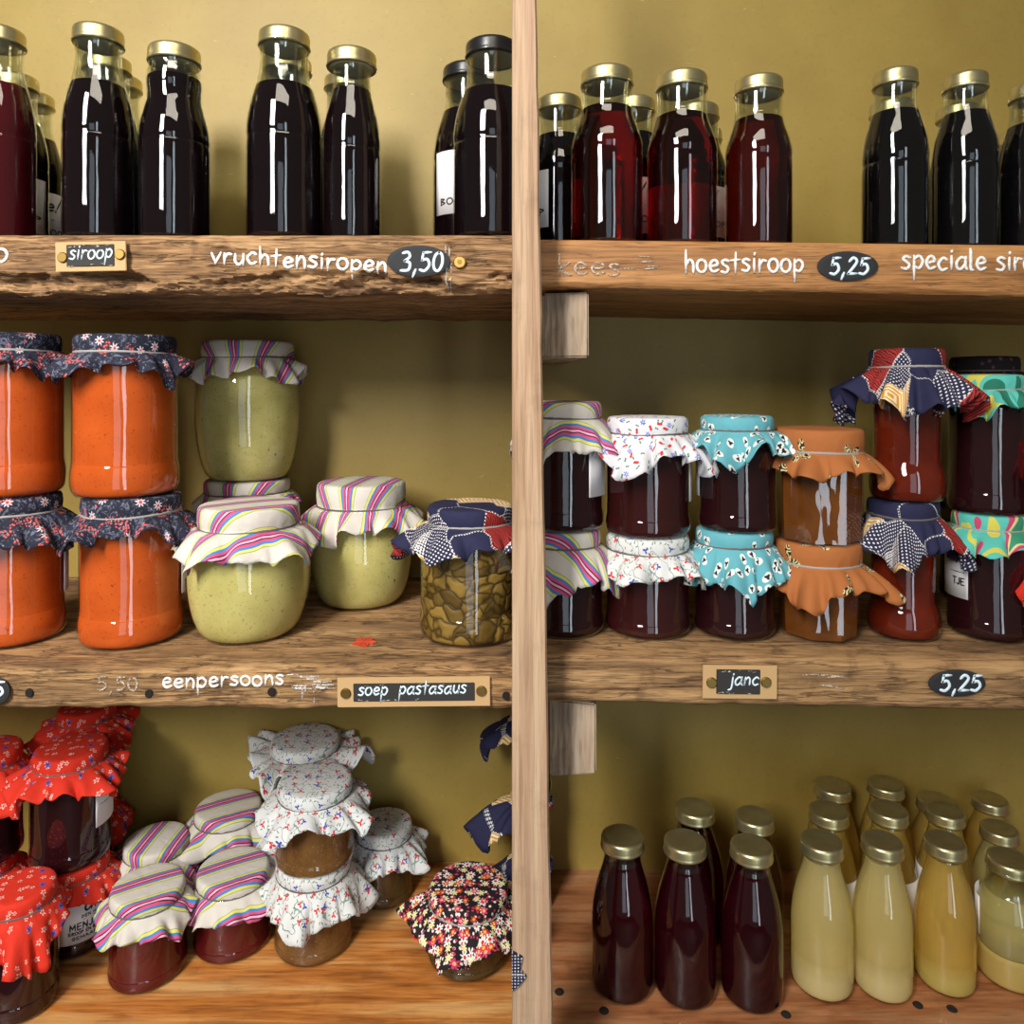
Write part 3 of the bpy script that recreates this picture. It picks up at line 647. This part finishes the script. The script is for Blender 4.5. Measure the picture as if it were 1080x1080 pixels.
def bl(label, cx, y, wpx, toppy, kind='A', fill=.74, liquid='dark', **kw): return bottle('syrup_bottle', label, gL, 'L1', cx, y, wpx, toppy, kind, fill, liquid, **kw)
bl('wine-red syrup bottle cut off by the left edge of the upper left shelf', 0, .05, 40, 22, 'A', .735, 'wine')
bl('dark syrup bottle with a white label, just behind the wine-red bottle at the left edge', 16, .12, 37, 73, labels=[LB(-98, 66, .12, .42, OP)])
bl('hindmost dark syrup bottle with a white label, left of the tall gold-lidded front bottle', 34, .2, 34, 93, labels=[LB(-52, 58, .12, .42)])
bl('tall dark syrup bottle in front, above the siroop name tag', 104, .05, 39, 21, fill=.735)
bl('gold-lidded bottle half hidden behind the tall bottle above the siroop tag', 113, .125, 37, 53, fill=.735)
bl('hindmost bottle in the gap between the first two front bottles on the upper left shelf', 127, .215, 33, 75, fill=.6)
bl('shorter bottle with a bulging neck, second front bottle right of the siroop tag', 184, .05, 38.5, 41, 'S', .84, lidr=.76)
bl('bottle mostly hidden behind the bulging-neck bottle', 184, .128, 35, 58, 'A', .8)
bl('hindmost bottle hidden behind the bulging-neck bottle', 189, .21, 32.5, 80, 'A', .7)
bl('tall dark syrup bottle standing above the word vruchtensiropen, left one of the pair', 300, .05, 40, 24, fill=.735, lidr=.7)
bl('bottle peeking out left behind the tall bottle above vruchtensiropen', 303, .13, 36, 53, fill=.7)
bl('hindmost bottle peeking out left behind the tall bottle above vruchtensiropen', 298, .215, 33, 76, fill=.6)
bl('dark gold-lidded bottle, right one of the pair above vruchtensiropen', 371, .056, 30.5, 46, fill=.8, lidr=.88)
bl('bottle peeking out behind the right one of the pair above vruchtensiropen', 366, .19, 33, 74, fill=.8)
bl('black-lidded bottle with a white label, behind the black-lidded front bottle by the post', 494, .13, 37, 62, fill=.76, liquid='dark', lid='lid_black', labels=[LB(-90, 60, .2, .52, BO)])
bl('hindmost gold-lidded bottle behind the black-lidded bottles by the post', 493, .215, 31, 80, fill=.7)
bl('front black-lidded bottle of dark syrup next to the post', 519, .05, 41, 35, fill=.75, lid='lid_black', lidr=.7)
gR = 'syrup bottles on the upper right shelf'
def br(label, cx, y, wpx, toppy, kind='B', fill=.78, liquid='darkblue', **kw): return bottle('syrup_bottle', label, gR, 'R1', cx, y, wpx, toppy, kind, fill, liquid, **kw)
br('dark labelled bottle half hidden by the post and the first red cough syrup', 590, .125, 32, 96, fill=.76, labels=[LB(-158, 48, .18, .52, OP)])
br('red cough syrup bottle, leftmost of three in front', 640, .05, 38, 65, fill=.78, liquid='redsyrup')
br('labelled bottle behind the gap between the first two red cough syrups', 667, .13, 33, 98, labels=[LB(-85, 50, .15, .48)])
br('red cough syrup bottle, middle one of three in front', 719, .05, 37.5, 70, fill=.76, liquid='redsyrup')
br('labelled bottle right behind the middle red cough syrup', 734, .13, 33.5, 105, labels=[LB(-70, 60, .14, .45)])
br('hindmost bottle hidden between the middle and right cough syrups', 739, .215, 31, 131)
br('brown-red cough syrup bottle, rightmost of three, above the word hoestsiroop', 800, .05, 36, 75, fill=.76, liquid='ambersyrup')
br('blackish bottle standing first right of the oval 5,25 tag', 944, .05, 36, 68, 'A', .77, lidr=.70)
br('bottle hidden behind the blackish bottle right of the oval tag', 940, .14, 33, 101, 'A', .77)
br('blackish bottle second right of the oval 5,25 tag', 1018, .05, 36.5, 72, 'A', .78, lidr=.70)
br('bottle hidden behind the second blackish bottle right of the oval tag', 1010, .14, 33, 106, 'A', .77)
br('blackish bottle cut off by the right edge of the photo, upper shelf', 1088, .05, 37, 83, 'A', .76, lidr=.70)
br('hindmost bottle peeking out between the last two front bottles on the upper right shelf', 1074, .2, 31, 134, 'A', .7)

gD = 'purple syrup bottles on the bottom right shelf'
def bd(label, cx, y, wpx, toppy, **kw): return bottle('syrup_bottle', label, gD, 'R3', cx, y, wpx, toppy, 'C', .84, 'wine2', lidr=.70, **kw)
bd('purple syrup bottle nearest the post on the bottom right shelf', 656.5, .12, 33, 880)
bd('purple syrup bottle, middle of the front three', 722.5, .113, 33, 885)
bd('purple syrup bottle beside the pale bottles, rightmost of the front three', 792.5, .108, 33.5, 890)
bd('purple syrup bottle in the back row, behind the middle front one', 733, .19, 30.5, 850)
bd('purple syrup bottle in the back row, behind the right front one', 795.5, .178, 31, 859)
gY = 'elderflower bottles on the bottom right shelf'
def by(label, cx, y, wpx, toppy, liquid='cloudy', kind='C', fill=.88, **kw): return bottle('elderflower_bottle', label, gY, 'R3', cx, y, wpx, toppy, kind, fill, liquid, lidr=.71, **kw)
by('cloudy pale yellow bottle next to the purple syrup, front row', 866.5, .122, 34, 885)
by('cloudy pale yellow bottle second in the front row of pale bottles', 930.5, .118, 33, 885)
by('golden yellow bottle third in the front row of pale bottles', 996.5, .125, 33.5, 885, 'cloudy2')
by('clear layered bottle with pale sediment cut near the right edge of the photo', 1065, .132, 37, 904, 'clearish', 'B', .72, layers=((.27, 'sediment'),), labels=[LB(-178, 30, .34, .66, [])])
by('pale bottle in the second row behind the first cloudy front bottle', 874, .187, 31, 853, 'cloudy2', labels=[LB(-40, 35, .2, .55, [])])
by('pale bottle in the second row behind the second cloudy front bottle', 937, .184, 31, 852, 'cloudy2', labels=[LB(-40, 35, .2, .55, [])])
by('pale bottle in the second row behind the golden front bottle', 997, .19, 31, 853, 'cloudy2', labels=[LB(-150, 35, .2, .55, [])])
by('clear bottle in the second row behind the layered front bottle', 1054, .2, 31, 872, 'clearish')
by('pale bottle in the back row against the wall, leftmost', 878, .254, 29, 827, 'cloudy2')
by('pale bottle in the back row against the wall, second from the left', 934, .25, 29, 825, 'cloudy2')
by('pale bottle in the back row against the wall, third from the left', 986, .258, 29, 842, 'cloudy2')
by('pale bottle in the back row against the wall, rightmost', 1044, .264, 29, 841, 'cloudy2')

# ------------------------------------------------------------------ jars with fabric covers
JAR = {
 'straight': [(0, 0), (.80, 0), (.92, .015), (.98, .05), (1, .10), (1, .16), (.975, .21), (.965, .26), (.965, .6), (.965, .82), (.955, .88), (.90, .94), (.87, 1)],
 'barrel': [(0, 0), (.60, 0), (.72, .015), (.83, .08), (.92, .2), (.985, .38), (1, .55), (.975, .72), (.91, .86), (.82, .95), (.77, 1)],
 'jam': [(0, 0), (.80, 0), (.92, .015), (.985, .05), (1, .1), (.985, .16), (.97, .22), (.97, .6), (.97, .8), (.94, .9), (.87, 1)],
 'bulge': [(0, 0), (.78, 0), (.93, .02), (1, .08), (1, .15), (.95, .22), (.88, .27), (.86, .33), (.87, .6), (.88, .85), (.9, .92), (.88, 1)],
 'hex': [(0, 0), (.95, 0), (1.02, .015), (1.05, .03), (1.05, .5), (1.05, .78), (1.0, .84), (.9, .9), (.87, 1)],
}
JP = {k: v[:2]+smooth_prof(v[2:], 4) if k != 'hex' else v for k, v in JAR.items()}
def cover(rl, hl, L, seed, body, zt, phi=(.55, 1.15), fold=.35, corner=.6, uvrot=0., sqrot=.3, only=None, nth=150, dome=.0012, uvoff=(0, 0), folds=(6, 11, 19)):
    """fabric tied over a lid. body(z) gives the jar's radius at height z below the cloth top; the cloth's uv is its flat shape in metres"""
    bm = bmesh.new(); uvl = bm.loops.layers.uv.new('UVMap'); r_ = random.Random(seed)
    ph = [r_.uniform(0, 6.28) for _ in range(8)]; am = [r_.uniform(.6, 1.2) for _ in range(8)]
    flat = {}; rings = []
    def add(rho, fr, fz, sw=0.):
        ring = []
        for i in range(nth):
            th = 2*PI*i/nth; r, z, th2 = fr(th), fz(th), th
            v = bm.verts.new((r*math.cos(th2), r*math.sin(th2), z)); flat[v] = (rho(th)*math.cos(th), rho(th)*math.sin(th)); ring.append(v)
        rings.append(ring)
    c0 = bm.verts.new((0, 0, zt+dome)); flat[c0] = (0, 0)
    wr = lambda th: sum(am[k]*math.cos((6+3*k)*th+ph[k]) for k in range(4))*.25
    for t in (.3, .6, .82, .93):
        add(lambda th, t=t: t*rl, lambda th, t=t: t*rl, lambda th, t=t: zt+dome*(1-t*t)+.0003*wr(th)*t)
    add(lambda th: rl, lambda th: rl*.975, lambda th: zt-.0007)
    add(lambda th: rl+.0025, lambda th: rl*1.003, lambda th: zt-.003)
    add(lambda th: rl+hl*.55, lambda th: rl*(1.014+.006*wr(th)), lambda th: zt-hl*.55)
    add(lambda th: rl+hl*.85, lambda th: rl*(1.0+.010*wr(th)+.008*math.cos(23*th+ph[4]+math.sin(3*th))), lambda th: zt-hl*.85)
    add(lambda th: rl+hl, lambda th: rl*.985, lambda th: zt-hl)
    a = rl+hl+L; NS = 9
    def length(th):
        q = th-sqrot; m = max(abs(math.cos(q)), abs(math.sin(q))); l = L+corner*(min(a/m, a*1.34)-a)
        l *= 1+.10*math.sin(3*th+ph[5])+.05*math.sin(17*th+ph[6])+.025*math.sin(37*th+ph[7])
        if only:
            for d, k, wdt in only: l *= 1+k*math.exp(-((math.atan2(math.sin(th-d), math.cos(th-d)))/wdt)**2)
        return l
    fo = lambda th: sum(am[k]*math.cos(folds[k]*th+ph[k]) for k in range(3))/1.6
    state = {i: (rl*.985, zt-hl) for i in range(nth)}
    for sidx in range(1, NS+1):
        s = sidx/NS; ring = []
        for i in range(nth):
            th = 2*PI*i/nth; l = length(th)/NS; f = fo(th)
            p = phi[0]+(phi[1]-phi[0])*s+fold*f*(.35+.65*s); p = max(min(p, 1.6), -.5)
            r, z = state[i]; r += l*math.cos(p); z -= l*math.sin(p); r = max(r, body(z)+.0018+.0006*f)
            state[i] = (r, z); r += .0011*min(s*3, 1)*(1-s*.6)*math.cos(23*th+ph[4]+2*math.sin(3*th))*(.5+.5*math.sin(2*th+ph[3]))
            th2 = th+.10*s*math.cos(folds[1]*th+ph[1]+1.4)*am[1]*.6
            v = bm.verts.new((r*math.cos(th2), r*math.sin(th2), z)); rho = rl+hl+length(th)*s
            flat[v] = (rho*math.cos(th), rho*math.sin(th)); ring.append(v)
        rings.append(ring)
    for i in range(nth): bm.faces.new((c0, rings[0][i], rings[0][(i+1) % nth]))
    for A, B in zip(rings, rings[1:]):
        for i in range(nth): bm.faces.new((A[i], B[i], B[(i+1) % nth], A[(i+1) % nth]))
    cu, su = math.cos(uvrot), math.sin(uvrot)
    for fc in bm.faces:
        for lp in fc.loops:
            u, v = flat[lp.vert]; lp[uvl].uv = (u*cu-v*su+uvoff[0], u*su+v*cu+uvoff[1])
    return bm
def jar(name, label, group, shelf, cx, y, wpx, toppy, lidpx, style, content, cloth, seed, base=None, hl=.014, skirt=.022, fill=.93, labels=(), band='band', zt=None, rbody=None, **kw):
    al = math.atan((540-cx)/F); k = math.cos(al)
    D = D0+y; R = wpx*k*D/F; x = X(cx, y); zs = base if base is not None else top(shelf, x)
    if zt is None: zt = Zp(toppy, y)
    H = zt-zs; rl = lidpx*k*D/F; hb = H-hl*.55
    e = thing(name, label, 'jar', (x, y, zs), group)
    prof = [(min(r*R, rl*.97) if z > .93 and style != 'hex' else r*R, z*hb) for r, z in JP[style]]
    if style == 'hex':
        prof = [(min(r*R, rl*.96) if z > .88 else r*R, z*hb) for r, z in JP[style]]
        link('glass', lathe(prof, 8, rot=.25), M['glass_jar'], e, smooth=False); link('contents', lathe(cut(prof, .965, .003, hb*.88), 8, rot=.25), M[content], e, smooth=False)
    else:
        link('glass', lathe(prof, 52), M['glass_jar'], e); link('contents', lathe(cut(prof, .968, .003, hb*fill), 52), M[content], e)
    link('lid', lathe([(0, hb-hl*.4), (rl*.955, hb-hl*.4), (rl*.955, H-.0012), (0, H-.0012)], 40), M['gold'], e)
    body = lambda z: prof_at(prof, z)+.0008 if 0 < z else R*.9
    bm = cover(rl, hl, skirt, seed, body, H-.0002, **kw)
    c = link('fabric_cover', bm, M[cloth], e)
    so = c.modifiers.new('thickness', 'SOLIDIFY'); so.thickness = .0006; so.offset = 1
    link('elastic_band', torus(rl*1.0, .0011, H-hl, 52, .0006, seed), M[band], e)
    for ac, half, f0, f1, lines in labels: glass_label(e, R*1.0, ac+al, half, f0*H, f1*H, lines)
    return zt
g = 'orange soup jars with navy covers'
kw = dict(hl=.0165, skirt=.020, fold=.45, band='band_light')
z1 = jar('soup_jar', 'orange soup jar with navy floral cover at the left edge, lower of its stack', g, 'L2', 15, .081, 58.5, 521, 52, 'straight', 'orange', 'navy', 3, skirt=.032, fold=.3, hl=.0165, labels=[LB(-8, 18, .3, .62, [])], band='band_light', uvrot=.5)
jar('soup_jar', 'orange soup jar with navy floral cover at the left edge, upper of its stack', g, 'L2', 13, .081, 60, 353, 53, 'straight', 'orange', 'navy', 5, base=z1, **kw)
z1 = jar('soup_jar', 'orange soup jar with navy floral cover next to the barrel jars, lower of its stack', g, 'L2', 139.5, .081, 57.5, 521, 53, 'straight', 'orange', 'navy', 8, labels=[LB(-8, 18, .3, .62, [])], uvrot=1.1, **kw)
jar('soup_jar', 'orange soup jar with navy floral cover next to the barrel jars, upper of its stack', g, 'L2', 133, .081, 58.5, 355, 54, 'straight', 'orange', 'navy', 12, base=z1, uvrot=2.1, **kw)
g = 'barrel jars of green soup with striped covers'
kw = dict(hl=.019, skirt=.022, fold=.42)
jar('soup_jar', 'big round jar of pale green soup with striped cover, in front and lowest', g, 'L2', 263, .096, 66.5, 531, 53, 'barrel', 'pesto', 'stripe', 21, uvrot=.95, skirt=.026, hl=.021, fold=.4)
z1 = jar('soup_jar', 'round jar of green soup hidden behind the big front one, carrying another jar', g, 'L2', 261, .226, 54, 505, 45, 'barrel', 'pesto', 'stripe', 22, hl=.014, skirt=.018, uvrot=.1, fold=.3)
jar('soup_jar', 'round jar of green soup stacked highest, striped cover under the upper shelf', g, 'L2', 262, .226, 56, 361, 48, 'barrel', 'pesto', 'stripe', 27, base=z1, uvrot=-.15, uvoff=(.006, 0), **kw)
jar('soup_jar', 'round jar of green soup with striped cover standing alone behind the red leaf', g, 'L2', 381.5, .20, 55, 508, 46, 'barrel', 'pesto', 'stripe', 31, uvrot=.12, hl=.026, skirt=.025, fold=.42)
jar('pickle_jar', 'jar of olive-brown pickled slices with navy and red patchwork cover, by the post', None, 'L2', 496, .093, 54, 532, 44, 'straight', 'peppers', 'patch', 35, hl=.0165, skirt=.022, uvrot=.6, band='band_light', fold=.35, only=[(PI, .7, .7)])

# bottom left
g = 'small jam jars with striped covers'
kw = dict(hl=.012, skirt=.019, fold=.4, uvrot=1.05, corner=.5, phi=(.7, 1.2))
jar('jam_jar', 'dark red jam jar with striped cover, foremost of the four striped ones', g, 'L3', 156, .128, 43, 932, 39.5, 'jam', 'redjam', 'stripe', 41, uvoff=(.004, 0), **kw)
jar('jam_jar', 'dark red jam jar with striped cover, right front one beside the white berry covers', g, 'L3', 246, .17, 42.5, 914, 38, 'jam', 'redjam', 'stripe', 43, uvoff=(.006, 0), **kw)
jar('jam_jar', 'jam jar with striped cover, stripes running front to back, next to the red covers', g, 'L3', 165, .213, 38.5, 884, 34.5, 'jam', 'redjam', 'stripe', 46, hl=.012, skirt=.02, fold=.4, uvrot=.03, uvoff=(.008, 0))
jar('jam_jar', 'jam jar with striped cover at the back against the wall', g, 'L3', 241, .254, 37.5, 849, 35, 'jam', 'redjam', 'stripe', 48, uvoff=(.007, 0), **kw)
g = 'brown jam jars with white berry-print covers'
kw = dict(hl=.013, fold=.35, band='band')
z1 = jar('jam_jar', 'brown jam jar with white berry-print cover, front stack, lower', g, 'L3', 331, .1665, 42, None, 39, 'jam', 'brown', 'trefoil', 51, zt=ZC-.5266, skirt=.030, sqrot=PI/4, corner=.8, phi=(.9, 1.35), **kw)
jar('jam_jar', 'brown jam jar with white berry-print cover, front stack, upper', g, 'L3', 332.5, .1665, 42.5, 822, 39, 'jam', 'brown', 'trefoil', 52, base=z1, skirt=.024, phi=(.4, .85), **kw)
z1 = jar('jam_jar', 'brown jam jar with white berry-print cover, back stack, lower, mostly hidden', g, 'L3', 316, .255, 35, None, 33, 'jam', 'brown', 'trefoil', 53, zt=ZC-.5266, skirt=.026, **kw)
jar('jam_jar', 'brown jam jar with white berry-print cover, back stack, upper, highest of all', g, 'L3', 322, .255, 38, 778, 36, 'jam', 'brown', 'trefoil', 54, base=z1, skirt=.024, phi=(-.25, .35), corner=.9, sqrot=.5, **kw)
jar('jam_jar', 'olive-brown jam jar with white berry-print cover standing alone right of the stacks', g, 'L3', 405, .243, 30.5, 867, 29, 'jam', 'brownd', 'trefoil', 57, hl=.014, skirt=.026, fold=.35)
jar('jam_jar', 'olive-brown jam jar with black daisy-print cover beside the post', None, 'L3', 494, .15, 43.5, 934, 41, 'jam', 'brownd', 'daisy', 61, hl=.013, skirt=.026, phi=(.5, 1.0), corner=.7, sqrot=.5, fold=.35, band='band_light')
g = 'patchwork-covered jars stacked behind the post'
kw = dict(hl=.010, skirt=.010, corner=.1, fold=.3, dome=0.)
z1 = jar('jam_jar', 'small jar with patchwork cover behind the post, lowest of its stack', g, 'L3', 561, .235, 20, 898, 19, 'jam', 'jam_dark', 'patch', 63, only=[(PI, 3.4, .8), (0, -.75, 1.0)], phi=(.4, 1.1), **kw)
z1 = jar('jam_jar', 'small jar with patchwork cover behind the post, middle of its stack', g, 'L3', 561, .235, 20, 834, 19, 'jam', 'jam_dark', 'patch', 64, base=z1, only=[(PI+.2, 6.2, .75), (0, -.75, 1.0)], phi=(.1, 1.2), uvoff=(.02, .01), **kw)
jar('jam_jar', 'small jar with patchwork cover behind the post, topmost of its stack', g, 'L3', 562, .235, 20, 752, 19, 'jam', 'jam_dark', 'patch', 66, base=z1, only=[(PI, 4.4, .7), (0, -.75, 1.0)], phi=(.2, 1.0), **kw)
g = 'jam jars with red floral covers at the left'
kw = dict(hl=.014, fold=.38)
MEN = [('uk!', .66, .17, .38, .12, .022), ('_', .49, 0, .34, .1, .006), ('DEN HAAG', .53, .045, .34, .08, .008), ('MENJAM', .3, .095, .5, .0, .016), ('SIROOP EN BALSAMICO', .2, .045, .66, .06, .009), ('GEMAAKT', .09, .045, .4, -.02, .009)]
z2 = jar('jam_jar', 'dark jam jar with red floral cover and a white label, below another jar', g, 'L3', 81, .168, 38, None, 35, 'jam', 'jam_dark', 'red', 71, zt=ZC-.527, skirt=.018, labels=[LB(-72, 58, .2, .72, MEN)], **kw)
jar('jam_jar', 'dark jam jar with red floral cover, stacked on the labelled jar', g, 'L3', 75, .168, 45, 787, 40, 'jam', 'jam_dark', 'red', 72, base=z2, skirt=.024, labels=[LB(-32, 24, .34, .72, [('uk!', .7, .14, .5, -.1, .03), ('_', .5, 0, .5, -.1, .01)])], phi=(.45, .95), **kw)
z2 = jar('jam_jar', 'dark jam jar hidden at the left edge under another red-covered jar', g, 'L3', -18, .168, 40, None, 37, 'jam', 'jam_dark', 'red', 73, zt=ZC-.527, skirt=.018, **kw)
jar('jam_jar', 'dark jam jar with long red floral cover, upper one cut by the left edge', g, 'L3', -15, .168, 43, 790, 40, 'jam', 'jam_dark', 'red', 74, base=z2, skirt=.036, phi=(.9, 1.4), **kw)
jar('jam_jar', 'dark jam jar with long red floral cover, foremost in the left corner', g, 'L3', 22, .085, 43, 934, 38.5, 'jam', 'jam_dark', 'red', 75, skirt=.022, phi=(1.1, 1.5), corner=.3, only=[(-.95, 1.0, .8)], **kw)
z2 = jar('jam_jar', 'jam jar with red floral cover in deep shade against the wall, lower', g, 'L3', 93, .258, 33, 842, 31, 'jam', 'jam_dark', 'red', 76, skirt=.024, **kw)
jar('jam_jar', 'jam jar with red floral cover highest at the back, under the middle shelf', g, 'L3', 92, .258, 33, 744, 31, 'jam', 'jam_dark', 'red', 77, base=z2, skirt=.028, phi=(.3, .8), **kw)

# middle right shelf
kw = dict(hl=.013, fold=.4)
g = 'dark jam jars with striped covers by the post'
z1 = jar('jam_jar', 'dark jam jar with striped cover beside the post, lower of its stack', g, 'R2', 595, .071, 42, 556, 37, 'jam', 'jam_dark', 'stripe', 81, hl=.015, skirt=.034, phi=(.9, 1.4), uvrot=-1.0, fold=.2)
jar('jam_jar', 'dark jam jar with striped cover beside the post, upper of its stack', g, 'R2', 595, .071, 42, 424, 38, 'jam', 'jam_dark', 'stripe', 82, base=z1, hl=.015, skirt=.030, phi=(.9, 1.3), uvrot=1.45, fold=.2, labels=[LB(-28, 26, .28, .66, [])], uvoff=(.012, 0))
g = 'plum jam jars with white flowered covers'
z1 = jar('jam_jar', 'plum jam jar with white berry-vine cover, lower of its stack', g, 'R2', 682.5, .075, 45.5, 562, 43, 'jam', 'plum', 'trefoil', 83, skirt=.023, hl=.014, fold=.45)
jar('jam_jar', 'plum jam jar with white red-sprig cover, upper of its stack', g, 'R2', 682.5, .075, 45.5, 440, 42, 'jam', 'plum', 'sprig', 84, base=z1, skirt=.030, labels=[LB(-4, 16, .3, .66, [])], hl=.015, fold=.45, phi=(.6, 1.2))
g = 'dark jam jars with turquoise spotted covers'
z1 = jar('jam_jar', 'dark jam jar with turquoise spotted cover, lower of its stack', g, 'R2', 774, .075, 44, 557, 40, 'jam', 'jam_dark', 'turq', 85, skirt=.032, hl=.013, phi=(.9, 1.35), fold=.32, corner=.8, sqrot=PI/4)
jar('jam_jar', 'dark jam jar with turquoise spotted cover, upper of its stack', g, 'R2', 777, .075, 43, 439, 38, 'jam', 'jam_dark', 'turq', 86, base=z1, skirt=.025, hl=.013, fold=.5, labels=[LB(-168, 14, .3, .66, [])])
g = 'faceted amber jam jars with rust covers'
z1 = jar('jam_jar', 'faceted amber jam jar with rust-brown cover, lower of its stack', g, 'R2', 862, .072, 42, 569, 46, 'hex', 'amberjam', 'rust', 87, hl=.019, skirt=.026, fold=.35, band='band_light')
jar('jam_jar', 'faceted amber jam jar with rust-brown cover, upper of its stack', g, 'R2', 863, .072, 45, 452, 47, 'hex', 'amberjam', 'rust', 88, base=z1, hl=.021, skirt=.021, fold=.35, band='band_light', uvoff=(.03, .02))
g = 'red-brown jam jars with patchwork covers'
z1 = jar('jam_jar', 'red-brown jam jar with bulging foot and patchwork cover, lower of its stack', g, 'R2', 952, .075, 40, 527, 38, 'bulge', 'redbrown', 'patch', 90, hl=.014, skirt=.034, phi=(.8, 1.3), fold=.35, uvrot=.4)
jar('jam_jar', 'red-brown jam jar with bulging foot and patchwork cover, upper of its stack', g, 'R2', 956, .075, 42, 369, 40, 'bulge', 'redbrown', 'patch', 92, base=z1, hl=.017, skirt=.042, phi=(.7, 1.2), fold=.45, uvrot=1.4, uvoff=(.05, .03), band='band_light')
g = 'dark jam jars with bright splash-print covers'
TJE = [('!', .68, .14, .14, .25, .025), ('_', .5, 0, .4, .2, .01), ('TJE', .26, .09, .34, .25, .016)]
z1 = jar('jam_jar', 'dark jam jar with bright teal and yellow cover and white label, lower', g, 'R2', 1042, .08, 46, 540, 39, 'jam', 'jam_dark', 'multi', 94, hl=.014, skirt=.020, fold=.4, labels=[LB(-146, 30, .32, .74, TJE)], band='band_light')
jar('jam_jar', 'dark jam jar with pink and teal splash cover, upper of its stack', g, 'R2', 1041, .08, 44, 396, 39, 'jam', 'jam_dark', 'multi', 97, base=z1, hl=.014, skirt=.022, fold=.4, uvoff=(.04, .06), band='band_light')
g = 'jars with black printed covers behind the splash covers'
z1 = jar('jam_jar', 'jar with black printed cover hidden behind the splash-covered jars, lower', g, 'R2', 1028, .20, 40, None, 36, 'jam', 'jam_dark', 'black', 98, zt=ZC-.12, skirt=.012, hl=.013)
jar('jam_jar', 'jar with black printed cover peeking over the pink and teal splash cover', g, 'R2', 1038, .20, 40, 377, 37, 'jam', 'jam_dark', 'black', 99, base=z1, skirt=.012, hl=.016)
g = 'red-covered jars at the right edge'
z1 = jar('jam_jar', 'jam jar with red floral cover cut off by the right edge, lower', g, 'R2', 1124, .052, 36, 584, 33, 'jam', 'jam_dark', 'red', 101, skirt=.024, fold=.35, phi=(.5, 1.0), only=[(PI+.5, .6, .6)])
jar('jam_jar', 'jam jar with red floral cover cut off by the right edge, upper', g, 'R2', 1124, .052, 36, 470, 33, 'jam', 'redjam', 'red', 103, base=z1, skirt=.024, fold=.35)

# scrap of fabric showing at the post's left edge
bm = bmesh.new(); uvl = bm.loops.layers.uv.new('UVMap'); yf = -.0445
P = [(540, 1004), (551, 1010), (548, 1022), (555, 1030), (547, 1040), (540, 1046)]
fr = [bm.verts.new((X(a, yf), yf-.0006+.0005*(i % 2), Zp(b, yf))) for i, (a, b) in enumerate(P)]; bk = [bm.verts.new((v.co.x, -.0424, v.co.z)) for v in fr]
bm.faces.new(fr); bm.faces.new(bk[::-1])
for i in range(len(P)): bm.faces.new((fr[i], bk[i], bk[(i+1) % len(P)], fr[(i+1) % len(P)]))
for f in bm.faces:
    for lp in f.loops: lp[uvl].uv = (lp.vert.co.x*1.3+.06, lp.vert.co.z*1.3+.03)
c0 = Vector((X(546, yf), yf, Zp(1025, yf))); bmesh.ops.translate(bm, verts=bm.verts[:], vec=-c0)
tag(link('fabric_scrap', bm, M['patch'], None, c0, smooth=False), 'tiny corner of navy and red printed fabric against the foot of the post', 'fabric')
